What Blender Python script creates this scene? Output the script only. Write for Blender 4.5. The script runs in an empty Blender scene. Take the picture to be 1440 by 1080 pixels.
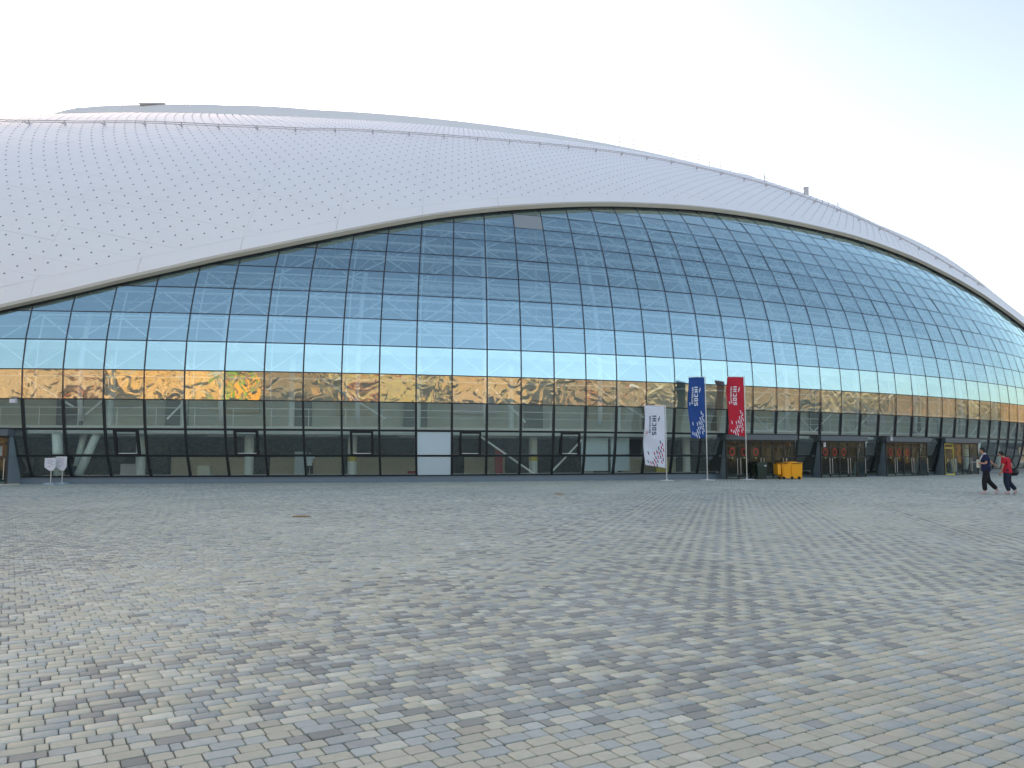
import bpy, bmesh, math, random
import numpy as np
from mathutils import Vector, Matrix, noise

random.seed(7); rng = np.random.default_rng(7)
sc = bpy.context.scene
C = bpy.data.collections.new("scene"); sc.collection.children.link(C)

# ------------------------------------------------------------------ camera
FPX, PITCH, HC = 1130.33, 0.08938, 1.4445
cam_d = bpy.data.cameras.new("camera"); cam_d.sensor_width = 36; cam_d.lens = FPX/1440*36
cam_d.clip_start = 0.1; cam_d.clip_end = 4000
cam = bpy.data.objects.new("camera", cam_d); C.objects.link(cam)
cam.location = (0, 0, HC); cam.rotation_euler = (math.pi/2+PITCH, 0, 0)
sc.camera = cam

# ------------------------------------------------------------------ light
SUN_EL, SUN_AZ = math.radians(14), math.radians(-34)      # azimuth from +Y towards +X: behind the arena, left
world = bpy.data.worlds.new("World"); sc.world = world; world.use_nodes = True
wn = world.node_tree; bg = wn.nodes['Background']
sky = wn.nodes.new('ShaderNodeTexSky'); sky.sky_type = 'NISHITA'; sky.sun_disc = False
sky.sun_elevation = SUN_EL; sky.sun_rotation = SUN_AZ
sky.air_density = 1.0; sky.dust_density = 2.0; sky.ozone_density = 1.3
tint = wn.nodes.new('ShaderNodeMix'); tint.data_type = 'RGBA'; tint.blend_type = 'MULTIPLY'; tint.inputs[0].default_value = 1
tint.inputs[7].default_value = (1.20, 1.0, .88, 1)
wn.links.new(sky.outputs[0], tint.inputs[6]); wn.links.new(tint.outputs[2], bg.inputs[0]); bg.inputs[1].default_value = 0.13
sl = bpy.data.lights.new("sun", 'SUN'); sl.energy = 3.0; sl.angle = math.radians(0.5); sl.color = (1, .80, .52)
so = bpy.data.objects.new("sun", sl); C.objects.link(so)
sd = Vector((math.sin(SUN_AZ)*math.cos(SUN_EL), math.cos(SUN_AZ)*math.cos(SUN_EL), math.sin(SUN_EL)))
so.rotation_euler = sd.to_track_quat('Z', 'Y').to_euler(); so.location = (0, 0, 120)
sc.view_settings.view_transform = 'Standard'; sc.view_settings.look = 'None'
sc.view_settings.gamma = 1; sc.view_settings.exposure = 1.8
sc.cycles.max_bounces = 8; sc.cycles.transparent_max_bounces = 16

# ------------------------------------------------------------------ materials
def mat(name, col, rough=.6, metal=0., var=0., scale=3., bump=0., bscale=40., spec=.5, coat=0.):
    m = bpy.data.materials.new(name); m.use_nodes = True
    nt = m.node_tree; b = nt.nodes['Principled BSDF']
    b.inputs['Base Color'].default_value = (*col, 1); b.inputs['Roughness'].default_value = rough
    b.inputs['Metallic'].default_value = metal; b.inputs['Specular IOR Level'].default_value = spec
    b.inputs['Coat Weight'].default_value = coat
    tc = nt.nodes.new('ShaderNodeTexCoord')
    if var:
        n = nt.nodes.new('ShaderNodeTexNoise'); n.inputs['Scale'].default_value = scale; n.inputs['Detail'].default_value = 6
        n.inputs['Roughness'].default_value = .65
        nt.links.new(tc.outputs['Object'], n.inputs['Vector'])
        mx = nt.nodes.new('ShaderNodeMix'); mx.data_type = 'RGBA'
        mx.inputs[6].default_value = tuple(c*(1-var) for c in col)+(1,); mx.inputs[7].default_value = tuple(min(1, c*(1+var)) for c in col)+(1,)
        nt.links.new(n.outputs['Fac'], mx.inputs[0]); nt.links.new(mx.outputs[2], b.inputs['Base Color'])
        rr = nt.nodes.new('ShaderNodeMapRange'); rr.inputs[3].default_value = max(0, rough-.08); rr.inputs[4].default_value = min(1, rough+.1)
        nt.links.new(n.outputs['Fac'], rr.inputs[0]); nt.links.new(rr.outputs[0], b.inputs['Roughness'])
    if bump:
        n2 = nt.nodes.new('ShaderNodeTexNoise'); n2.inputs['Scale'].default_value = bscale; n2.inputs['Detail'].default_value = 4
        nt.links.new(tc.outputs['Object'], n2.inputs['Vector'])
        bp = nt.nodes.new('ShaderNodeBump'); bp.inputs['Strength'].default_value = bump; bp.inputs['Distance'].default_value = .01
        nt.links.new(n2.outputs['Fac'], bp.inputs['Height']); nt.links.new(bp.outputs[0], b.inputs['Normal'])
    return m

def glass_mat(name, tint, base_refl, wav, refl_tint=(.86, .95, 1), nsc=.62, det=1.2):
    m = bpy.data.materials.new(name); m.use_nodes = True
    nt = m.node_tree; nt.nodes.clear(); N = nt.nodes.new; L = nt.links.new
    out = N('ShaderNodeOutputMaterial'); mix = N('ShaderNodeMixShader')
    gl = N('ShaderNodeBsdfGlossy'); gl.inputs['Color'].default_value = (*refl_tint, 1); gl.inputs['Roughness'].default_value = .015
    tr = N('ShaderNodeBsdfTransparent'); tr.inputs['Color'].default_value = (*tint, 1)
    lw = N('ShaderNodeLayerWeight'); lw.inputs['Blend'].default_value = .5
    pw = N('ShaderNodeMath'); pw.operation = 'POWER'; pw.inputs[1].default_value = 4.5
    ma = N('ShaderNodeMath'); ma.operation = 'MULTIPLY_ADD'; ma.inputs[1].default_value = 1-base_refl; ma.inputs[2].default_value = base_refl
    L(lw.outputs['Facing'], pw.inputs[0]); L(pw.outputs[0], ma.inputs[0]); L(ma.outputs[0], mix.inputs[0])
    L(tr.outputs[0], mix.inputs[1]); L(gl.outputs[0], mix.inputs[2]); L(mix.outputs[0], out.inputs[0])
    tc = N('ShaderNodeTexCoord'); oi = N('ShaderNodeObjectInfo'); ad = N('ShaderNodeVectorMath'); ad.operation = 'ADD'
    mu = N('ShaderNodeMath'); mu.operation = 'MULTIPLY'; mu.inputs[1].default_value = 57.
    L(oi.outputs['Random'], mu.inputs[0]); L(tc.outputs['Object'], ad.inputs[0]); L(mu.outputs[0], ad.inputs[1])
    n = N('ShaderNodeTexNoise'); n.inputs['Scale'].default_value = nsc; n.inputs['Detail'].default_value = det; n.inputs['Roughness'].default_value = .4
    n.inputs['Distortion'].default_value = 1.1
    L(ad.outputs[0], n.inputs['Vector'])
    bp = N('ShaderNodeBump'); bp.inputs['Strength'].default_value = 1; bp.inputs['Distance'].default_value = wav
    L(n.outputs['Fac'], bp.inputs['Height']); L(bp.outputs[0], gl.inputs['Normal'])
    return m

M = dict(
    skin=mat('roof_white', (.80, .77, .77), .42, var=.03, scale=.15, spec=.4),
    panel=mat('roof_panel_white', (.83, .80, .80), .40, var=.035, scale=.25, spec=.45),
    cap=mat('roof_cap_grey', (.74, .74, .76), .6, var=.04, scale=.2),
    trim=mat('trim_beige_metal', (.52, .47, .40), .45, var=.08, scale=1),
    dot=mat('lamp_dark', (.16, .165, .19), .4),
    pipe=mat('galvanised', (.52, .49, .50), .5, metal=.2),
    rail=mat('rail_pale', (.34, .29, .28), .5),
    mull=mat('mullion_dark', (.035, .038, .048), .4, var=.15, scale=4),
    black=mat('frame_black', (.012, .014, .017), .4),
    portal=mat('portal_grey', (.085, .105, .125), .45, var=.12, scale=2),
    plinth=mat('plinth_blue_grey', (.12, .165, .21), .4, var=.12, scale=1.2, bump=.2),
    white=mat('white_steel', (.80, .82, .82), .5, var=.06, scale=2),
    column=mat('column_paint', (.70, .76, .74), .5, var=.08, scale=2),
    wallb=mat('wall_beige', (.58, .54, .42), .8, var=.1, scale=1.5),
    wallg=mat('wall_grey_green', (.62, .64, .57), .8, var=.12, scale=.6),
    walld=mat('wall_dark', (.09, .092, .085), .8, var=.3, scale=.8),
    ceil=mat('ceiling_pale', (.62, .62, .58), .8, var=.05, scale=.6),
    bowl=mat('bowl_grey', (.5, .55, .58), .8, var=.15, scale=.3),
    floor=mat('floor_stone', (.42, .42, .40), .35, var=.1, scale=1),
    blind=mat('blind_white', (.50, .60, .66), .7, var=.04, scale=1),
    greyp=mat('pane_blank', (.27, .29, .30), .5, var=.05, scale=2),
    steel=mat('brushed_steel', (.55, .55, .53), .35, metal=.6),
    polew=mat('pole_white', (.72, .69, .66), .35),
    flagw=mat('cloth_white', (.66, .67, .76), .85, var=.03, scale=3, bump=.2, bscale=150),
    flagb=mat('cloth_blue', (.012, .06, .25), .8, var=.08, scale=3, bump=.2, bscale=150),
    flagr=mat('cloth_red', (.50, .012, .035), .8, var=.08, scale=3, bump=.2, bscale=150),
    inkw=mat('ink_white', (.72, .74, .80), .8), inkk=mat('ink_dark', (.03, .04, .09), .8), inkr=mat('ink_red', (.50, .03, .08), .8),
    yellow=mat('bin_yellow', (.86, .37, .006), .42, var=.06, scale=3), green=mat('bin_green', (.012, .032, .022), .45, var=.1, scale=3),
    rubber=mat('rubber', (.015, .015, .016), .8),
    signw=mat('sign_white', (.64, .62, .66), .5, var=.03, scale=5), signg=mat('sign_print', (.28, .26, .30), .6),
    signbase=mat('sign_base', (.30, .38, .44), .6),
    ring=mat('sticker_red', (.42, .02, .03), .5), dotm=mat('sticker_yellow', (.6, .6, .15), .5),
    yframe=mat('frame_yellow', (.60, .50, .06), .45), redposter=mat('poster_red', (.33, .03, .03), .6),
    skinp=mat('skin', (.46, .25, .17), .55, var=.06, scale=6), hair=mat('hair_dark', (.015, .011, .009), .8, bump=.6, bscale=120),
    navy=mat('shirt_navy', (.006, .012, .055), .85, var=.1, scale=9), redt=mat('shirt_red', (.46, .008, .025), .85, var=.1, scale=9),
    blackc=mat('cloth_black', (.007, .007, .010), .9), denim=mat('denim', (.010, .016, .036), .85, var=.2, scale=9),
    shoe=mat('shoe_pale', (.5, .38, .38), .6), paper=mat('paper', (.75, .72, .58), .7), lanyard=mat('cloth_pale', (.7, .75, .8), .8),
    bagm=mat('bag_black', (.009, .009, .012), .55), wood=mat('wood', (.32, .20, .09), .8),
    bowld=mat('door_mid_grey', (.24, .26, .25), .6, var=.1, scale=1), clear=None)
M['glass'] = glass_mat('glass_upper', (.84, .96, .99), .50, .013, (.68, .94, 1))
M['glassg'] = glass_mat('glass_wavy', (.82, .88, .82), .31, .020, (1, .98, .90), 1.25, 2.)
M['glassl'] = glass_mat('glass_lower', (.90, .95, .90), .18, .012)
M['glassd'] = glass_mat('glass_door', (.72, .84, .82), .04, .012)
M['cheek'] = mat('cheek_glass', (.17, .21, .24), .22, var=.1, scale=2)
def clear_mat():
    m = bpy.data.materials.new('glass_back'); m.use_nodes = True; nt = m.node_tree; nt.nodes.clear()
    o = nt.nodes.new('ShaderNodeOutputMaterial'); t = nt.nodes.new('ShaderNodeBsdfTransparent'); nt.links.new(t.outputs[0], o.inputs[0]); return m
M['clear'] = clear_mat()

# ------------------------------------------------------------------ object helpers
def link(name, me, parent=None, m=None):
    o = bpy.data.objects.new(name, me); C.objects.link(o)
    if parent is not None:
        o.parent = parent
        p = parent; off = Vector((0, 0, 0))
        while p is not None: off += p.location; p = p.parent
        if parent.get('_w', True): o.location = -off
    return o
def mesh(name, V, F, m, parent=None, smooth=False, midx=None):
    me = bpy.data.meshes.new(name)
    me.from_pydata([tuple(v) for v in V], [], F)
    ms = m if isinstance(m, (list, tuple)) else [m]
    for x in ms: me.materials.append(x)
    if midx is not None: me.polygons.foreach_set('material_index', midx)
    if smooth: me.polygons.foreach_set('use_smooth', [True]*len(F))
    me.update()
    return link(name, me, parent)
class MB:
    def __init__(s): s.V = []; s.F = []
    def add(s, V, F):
        n = len(s.V); s.V += [tuple(v) for v in V]; s.F += [tuple(i+n for i in f) for f in F]
    def hexa(s, P):      # 8 points: bottom 4 ccw, top 4 ccw
        s.add(P, [(0, 3, 2, 1), (4, 5, 6, 7), (0, 1, 5, 4), (1, 2, 6, 5), (2, 3, 7, 6), (3, 0, 4, 7)])
    def box(s, x0, x1, y0, y1, z0, z1, mtx=None):
        P = [Vector(p) for p in ((x0,y0,z0),(x1,y0,z0),(x1,y1,z0),(x0,y1,z0),(x0,y0,z1),(x1,y0,z1),(x1,y1,z1),(x0,y1,z1))]
        if mtx: P = [mtx@p for p in P]
        s.hexa(P)
    def tube(s, pts, r, n=8, cap=True):
        pts = [Vector(p) for p in pts]; rs = r if isinstance(r, (list, tuple)) else [r]*len(pts)
        V = []; F = []; prev = None
        for k, p in enumerate(pts):
            t = (pts[min(k+1, len(pts)-1)]-pts[max(k-1, 0)]).normalized()
            a = prev if prev is not None else (Vector((0, 0, 1)) if abs(t.z) < .9 else Vector((1, 0, 0)))
            u = (a-t*a.dot(t)).normalized(); prev = u; w = t.cross(u)
            for j in range(n):
                an = 2*math.pi*j/n; V.append(p+(u*math.cos(an)+w*math.sin(an))*rs[k])
        for k in range(len(pts)-1):
            for j in range(n): F.append((k*n+j, k*n+(j+1)%n, (k+1)*n+(j+1)%n, (k+1)*n+j))
        if cap: F.append(tuple(range(n-1, -1, -1))); F.append(tuple((len(pts)-1)*n+j for j in range(n)))
        s.add(V, F)
    def lathe(s, c, prof, n=20, mtx=None):
        V = []; F = []; c = Vector(c)
        for (r, z) in prof:
            for j in range(n):
                an = 2*math.pi*j/n; v = Vector((r*math.cos(an), r*math.sin(an), z)); v = (mtx@v if mtx else v)+c; V.append(v)
        for k in range(len(prof)-1):
            for j in range(n): F.append((k*n+j, k*n+(j+1)%n, (k+1)*n+(j+1)%n, (k+1)*n+j))
        F.append(tuple(range(n-1, -1, -1))); F.append(tuple((len(prof)-1)*n+j for j in range(n)))
        s.add(V, F)
    def build(s, name, m, parent=None, smooth=False): return mesh(name, s.V, s.F, m, parent, smooth)
def thing(name, label, cat, loc=(0, 0, 0), group=None):
    o = bpy.data.objects.new(name, None); C.objects.link(o); o.location = loc; o.empty_display_size = .3
    o['label'] = label; o['category'] = cat
    if group: o['group'] = group
    bpy.context.view_layer.update()
    return o
def stuff(o): o['kind'] = 'stuff'; return o
def structure(o): o['kind'] = 'structure'; return o

# ------------------------------------------------------------------ arena surface (plan curve x meridian profile)
TH = (.4215, .33164, -.04369, .01311, .03209)
PC = (2.9553-math.pi, -.23179, .06132, -.03313)
PP = [11.571778, 9.832561, 0.417407, 0.005018, 117.924076, -0.141091, -0.070536, 0.033707, 0.161814, 0.21268, 0.310601, 0.462241, 0.513343, 0.019712]
r0 = np.array([1.1091, 0.6486, 0.3044, 0.0764, -0.0, 0.125, 0.42, 0.85, 1.4506, 2.2368, 3.1061, 4.0202, 4.9906, 6.0486, 7.1831])
h0 = np.array([0.3496, 1.4692, 2.8286, 4.3567, 5.8832, 7.4356, 8.9533, 10.4436, 11.8553, 13.2163, 14.5151, 15.7504, 16.9317, 18.0586, 19.1171])
KN = np.array([-20, 0, 15, 30, 42, 50, 65])
def poly(c, t): return sum(a*t**k for k, a in enumerate(c))
IL, IR = -38., PP[4]
def plan():
    kr, DL, PX = PP[3], PP[12], PP[13]; TL = -1.15
    I = np.arange(IL, IR+.001, .2); K0, K1 = .015225, .0227
    a = -2-IL; KL = (poly(TH, -1.1)-K0*a-TL)/a**2
    t = (np.clip(I, -2, 42)-20)/20; th = poly(TH, t)
    l = np.maximum(0, -2-I); th = th-K0*l-KL*l*l
    r = np.maximum(0, I-42); b = IR-42
    base = kr*b+(K1-kr)*DL*(1-np.exp(-b/DL)); K2 = (TL+np.pi-poly(TH, 1.1)-base)/(b**3)
    th = th+kr*r+(K1-kr)*DL*(1-np.exp(-r/DL))+K2*r**3
    ds = 2.0*(I[1]-I[0])
    X = np.concatenate([[0], np.cumsum(np.cos((th[1:]+th[:-1])/2)*ds)]); Z = np.concatenate([[0], np.cumsum(np.sin((th[1:]+th[:-1])/2)*ds)])
    k = np.argmin(abs(I-20)); X += 13.61139-X[k]; Z += 50.42129-Z[k]
    d0 = (poly(PC, -1.1+1e-4)-poly(PC, -1.1))/1e-4/20; d1 = (poly(PC, 1.1)-poly(PC, 1.1-1e-4))/1e-4/20
    a_ = np.clip((-2-I)/(-2-IL), 0, 1); b_ = np.clip((I-42)/(IR-42), 0, 1)
    w = a_*a_*(3-2*a_)+b_*b_*(3-2*b_)
    PS = (poly(PC, t)+np.where(I < -2, d0*(I+2), 0)+np.where(I > 42, (d1+PX)*(I-42), 0))*(1-w)-th*w
    return I, th, X, Z, PS
I2, THI, PX_, PZ_, PSI = plan()
def profile():
    A, L, B = PP[0], PP[1], PP[2]; r = [r0[-1]]; h = [h0[-1]]
    for k in range(60):
        s = (k+.5)*.8; an = min(math.radians(47+A*(1-math.exp(-s/L))+B*s), math.pi/2)
        r.append(r[-1]+math.sin(an)*.8); h.append(h[-1]+math.cos(an)*.8)
    return np.array(r), np.array(h)
pr, ph = profile(); WI = np.interp(I2, KN, PP[5:12])
RR = np.concatenate([r0[:-1], pr]); HH = np.concatenate([h0[:-1], ph]); SG = np.concatenate([np.zeros(14), 1-np.exp(-np.arange(len(pr))*.8/10)])
AA = np.concatenate([[0], np.cumsum(np.hypot(np.diff(RR), np.diff(HH)))]); AA -= AA[4]
def Q(i, r, h):
    i = np.asarray(i, float); r = r+0*i; h = h+0*i
    x = np.interp(i, I2, PX_); z = np.interp(i, I2, PZ_); ps = np.interp(i, I2, PSI)
    return np.stack([x+r*np.sin(ps), z+r*np.cos(ps), h+0*x], -1)
def S(i, a, off=0.):
    i = np.asarray(i, float); a = np.asarray(a, float)+0*i; i = i+0*a
    w = np.interp(i, I2, WI); r = np.interp(a, AA, RR); h = np.interp(a, AA, HH); g = np.interp(a, AA, SG)
    R = np.where(r > r0[-1], r0[-1]+(r-r0[-1])*(1-w*g), r)
    l = np.arctan2(np.interp(a+.4, AA, RR)-np.interp(a-.4, AA, RR), np.interp(a+.4, AA, HH)-np.interp(a-.4, AA, HH))
    return Q(i, R-off*np.cos(l), h+off*np.sin(l))
def SV(i, a, off=0.): return Vector(S(i, a, off))
def QV(i, r, h): return Vector(Q(i, r, h))
P0_, P1_ = S(IL, 0), S(IR, 0); CC = (P0_+P1_)/2
ROWS = list(AA[:15])+[AA[14]+1.55*k for k in range(1, 4)]
EI = [IL, -17, -14, -10, -6, -3, -.9, .2, 1, 1.9, 3.4, 5.1, 6.4, 7.9, 9, 10, 11, 12.5, 14, 16.9, 20.2, 22, 24.7, 27, 30.6, 32.3, 35.5, 38.4, 42.4, 46.7, 52, 58, 63, IR]
EA = [-5.6, -5.6, -4.6, -2.4, .2, 1.9, 3.1, 3.72, 4.2, 4.75, 5.75, 6.95, 7.9, 9.1, 10.0, 10.8, 11.55, 12.5, 13.4, 14.95, 16.25, 16.75, 17.15, 17.3, 17.3, 17.05, 16.1, 14.2, 12.0, 9.9, 5, -1, -5.6, -5.6]
def _smooth():
    g = np.arange(IL, IR+.01, .1); e = np.interp(g, EI, EA); k = np.hanning(31); k /= k.sum()
    return g, np.convolve(np.pad(e, 15, mode='edge'), k, 'valid')
EG, EV = _smooth()
def edge(i): return np.interp(i, EG, EV)

# ------------------------------------------------------------------ ground and paving
paver_cols = np.array([(.345, .345, .30), (.30, .325, .335), (.24, .265, .28), (.195, .205, .21), (.40, .405, .375), (.325, .31, .28), (.155, .168, .175)])
def vcol_mat(name, objcol=False):
    m = bpy.data.materials.new(name); m.use_nodes = True; nt = m.node_tree; b = nt.nodes['Principled BSDF']; N = nt.nodes.new; L = nt.links.new
    if objcol: s = N('ShaderNodeObjectInfo').outputs['Color']
    else: a = N('ShaderNodeAttribute'); a.attribute_name = 'shade'; s = a.outputs['Color']
    geo = N('ShaderNodeNewGeometry')
    n = N('ShaderNodeTexNoise'); n.inputs['Scale'].default_value = 18; n.inputs['Detail'].default_value = 8; n.inputs['Roughness'].default_value = .7
    L(geo.outputs['Position'], n.inputs['Vector'])
    r = N('ShaderNodeMapRange'); r.inputs[3].default_value = .80; r.inputs[4].default_value = 1.2; L(n.outputs['Fac'], r.inputs[0])
    n3 = N('ShaderNodeTexNoise'); n3.inputs['Scale'].default_value = .35; n3.inputs['Detail'].default_value = 5; L(geo.outputs['Position'], n3.inputs['Vector'])
    r3 = N('ShaderNodeMapRange'); r3.inputs[1].default_value = .3; r3.inputs[2].default_value = .7; r3.inputs[3].default_value = .90; r3.inputs[4].default_value = 1.10; L(n3.outputs['Fac'], r3.inputs[0])
    mm = N('ShaderNodeMath'); mm.operation = 'MULTIPLY'; L(r.outputs[0], mm.inputs[0]); L(r3.outputs[0], mm.inputs[1])
    vm = N('ShaderNodeVectorMath'); vm.operation = 'SCALE'; L(s, vm.inputs[0]); L(mm.outputs[0], vm.inputs['Scale'])
    # pale mortar / efflorescence smears
    n4 = N('ShaderNodeTexNoise'); n4.inputs['Scale'].default_value = 1.3; n4.inputs['Detail'].default_value = 9; n4.inputs['Roughness'].default_value = .75; L(geo.outputs['Position'], n4.inputs['Vector'])
    r4 = N('ShaderNodeMapRange'); r4.inputs[1].default_value = .66; r4.inputs[2].default_value = .74; r4.inputs[3].default_value = 0; r4.inputs[4].default_value = .55; L(n4.outputs['Fac'], r4.inputs[0])
    mx = N('ShaderNodeMix'); mx.data_type = 'RGBA'; L(r4.outputs[0], mx.inputs[0]); L(vm.outputs[0], mx.inputs[6]); mx.inputs[7].default_value = (.50, .51, .50, 1)
    L(mx.outputs[2], b.inputs['Base Color']); b.inputs['Roughness'].default_value = .72; b.inputs['Specular IOR Level'].default_value = .35
    n2 = N('ShaderNodeTexNoise'); n2.inputs['Scale'].default_value = 90; n2.inputs['Detail'].default_value = 5; L(geo.outputs['Position'], n2.inputs['Vector'])
    bp = N('ShaderNodeBump'); bp.inputs['Strength'].default_value = .35; bp.inputs['Distance'].default_value = .004; L(n2.outputs['Fac'], bp.inputs['Height']); L(bp.outputs[0], b.inputs['Normal'])
    return m
m_pav, m_pav_o = vcol_mat('paver_stone'), vcol_mat('paver_stone_single', True)
m_bed = mat('joint_sand', (.19, .18, .165), .95, var=.3, scale=6)
m_ground = mat('ground_far', (.115, .115, .112), .9, var=.12, scale=.05)
g_ = structure(mesh('ground', [(-900, -900, -.05), (900, -900, -.05), (900, 900, -.05), (-900, 900, -.05)], [(0, 1, 2, 3)], m_ground))
plaza = structure(mesh('plaza', [(-60, -2, -.014), (90, -2, -.014), (90, 84, -.014), (-60, 84, -.014), (-60, -2, -.045), (90, -2, -.045), (90, 84, -.045), (-60, 84, -.045)],
    [(0, 1, 2, 3), (0, 4, 5, 1), (1, 5, 6, 2), (2, 6, 7, 3), (3, 7, 4, 0)], m_bed))
PHI = math.radians(31); PITCHR = .1095
def gen_pavers():
    ux, uy = math.cos(PHI), math.sin(PHI); vx, vy = -uy, ux
    Ls = {0: .166, 1: .118, 2: .062}
    combos = [[0, 1, 2, 0, 1, 1, 0, 1], [1, 0, 0, 1, 2, 1, 0, 1], [0, 1, 1, 0, 1, 0, 2, 1], [1, 1, 0, 2, 0, 1, 1, 0], [0, 0, 1, 1, 1, 2, 0, 1], [1, 0, 1, 0, 1, 0, 1, 2], [2, 0, 1, 1, 0, 1, 0, 1], [0, 1, 0, 1, 2, 1, 1, 0], [1, 0, 1, 2, 0, 0, 1, 1], [0, 1, 1, 0, 0, 1, 1, 2]]
    pats = []
    for cidx, cb in enumerate(combos):
        w = np.array([Ls[k] for k in cb]); s = np.concatenate([[0], np.cumsum(w)]); pats.append((s, w))
    PL = pats[0][0][-1]
    offs = (np.arange(10)*.11) % PL
    corners = np.array([(-44, -1), (75, -1), (75, 75), (-44, 75)])
    vv = corners@np.array([vx, vy]); uu = corners@np.array([ux, uy])
    out = []
    for m in range(int(vv.min()/PITCHR), int(vv.max()/PITCHR)+1):
        s, w = pats[m % 10]; off = (m*.113) % PL
        n0, n1 = int(uu.min()/PL)-1, int(uu.max()/PL)+1
        st = (np.arange(n0, n1)[:, None]*PL+s[None, :-1]+off).ravel(); wd = np.tile(w, n1-n0)
        cu = st+wd/2; cv = (m+.5)*PITCHR+0*cu
        x = cu*ux+cv*vx; y = cu*uy+cv*vy
        lim = .64*np.maximum(y, 0)+2.2+6.5*np.clip((y+.5)/2, 0, 1)
        fac = np.interp(x, PX_[(I2 > -12) & (I2 < 60)], PZ_[(I2 > -12) & (I2 < 60)])+1.15
        k = (y > -.8) & (abs(x) < lim) & (y < fac) & (x > -42)
        tn = ((cu-.113*m)/.284) % 1.0; out.append(np.stack([x[k], y[k], wd[k], tn[k]], 1))
    return np.concatenate(out)
PV = gen_pavers()
nP = len(PV)
lown = np.array([noise.noise((x*.16, y*.09, 3.1)) for x, y in PV[:, :2]])
wav = np.array([noise.noise((x*.11+7, y*.07, 9.2)) for x, y in PV[:, :2]])
adh = np.clip(.50+wav*1.1, .12, .85)*np.clip((PV[:, 1]-3)/5, .35, 1)
pr_ = np.where(rng.random(nP) < adh, PV[:, 3]*.62, rng.random(nP))
dark = np.clip(.27+lown*.4, .08, .48)
ci = np.where(pr_ < dark*.5, 3, np.where(pr_ < dark*.62, 6, np.where(pr_ < dark, 2, np.where(pr_ < dark+(1-dark)*.42, 0, np.where(pr_ < dark+(1-dark)*.68, 1, np.where(pr_ < dark+(1-dark)*.90, 4, 5))))))
PC_ = paver_cols[ci]; PC_ = .88*PC_+.12*PC_.mean(0)
# a paler delivery of stones was laid in the near part of the square, without the dark ones
pale = PV[:, 1]+lown*2.2+rng.normal(0, .40, nP) < 5.35+.58*PV[:, 0]
pale_cols = np.array([(.320, .318, .282), (.275, .300, .312), (.36, .36, .335), (.235, .25, .26), (.31, .295, .27)])
pk = np.where(rng.random(nP) < .55, (PV[:, 3] < .42).astype(int), rng.choice(5, nP, p=[.44, .26, .14, .08, .08]))
PC_ = np.where(pale[:, None], pale_cols[pk], PC_)
PC_ = PC_*(1+rng.normal(0, .045, (nP, 1)))*np.array([1.38, 1.345, 1.175])
dist = np.hypot(PV[:, 0], PV[:, 1])
inview = (PV[:, 1] > 3.75) & (abs(PV[:, 0]) < .645*PV[:, 1]+.1)
order = np.argsort(np.where(inview, dist, 1e9))
single = np.zeros(nP, bool); single[order[:300]] = True
def paver_local(L, W, detail):
    hx, hy = L/2-.0035, W/2-.0035
    c = min(.014, hx*.40)
    def ring(ins, z):
        a, b = hx-ins, hy-ins; k = max(c-ins*.6, .003); k2 = k*.62
        return [(-a+k, -b, z), (a-k, -b, z), (a, -b+k2, z), (a, b-k2, z), (a-k, b, z), (-a+k, b, z), (-a, b-k2, z), (-a, -b+k2, z)]
    return ring(.0045, 0)+ring(0, -.0032)+ring(0, -.016)
PF = [tuple(range(8))]+[(8+j, 8+(j+1) % 8, (j+1) % 8, j) for j in range(8)]+[(16+j, 16+(j+1) % 8, 8+(j+1) % 8, 8+j) for j in range(8)]
rotP = np.array([[math.cos(PHI), -math.sin(PHI)], [math.sin(PHI), math.cos(PHI)]])
def big_mesh(name, V, loops, starts, totals, cols, m, parent):
    me = bpy.data.meshes.new(name); me.vertices.add(len(V)); me.vertices.foreach_set('co', V.astype(np.float32).ravel())
    me.loops.add(len(loops)); me.loops.foreach_set('vertex_index', loops.astype(np.int32))
    me.polygons.add(len(starts)); me.polygons.foreach_set('loop_start', starts.astype(np.int32)); me.polygons.foreach_set('loop_total', totals.astype(np.int32))
    at = me.attributes.new('shade', 'FLOAT_COLOR', 'POINT'); at.data.foreach_set('color', np.concatenate([cols, np.ones((len(cols), 1))], 1).astype(np.float32).ravel())
    me.materials.append(m); me.update(calc_edges=True); me.validate()
    return link(name, me, parent)
# single pavers
pm = {}
for L_ in (.166, .118, .062):
    me = bpy.data.meshes.new('paver'); me.from_pydata(paver_local(L_, PITCHR, 1), [], PF); me.materials.append(m_pav_o); pm[round(L_, 3)] = me
tilt = rng.normal(0, .006, (nP, 2)); zo = rng.normal(0, .0012, nP)
for k in np.nonzero(single)[0]:
    o = bpy.data.objects.new('paver', pm[round(PV[k, 2], 3)]); C.objects.link(o); o.parent = plaza
    o.location = (PV[k, 0], PV[k, 1], zo[k]); o.rotation_euler = (tilt[k, 0], tilt[k, 1], PHI); o.color = (*PC_[k], 1)
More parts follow.
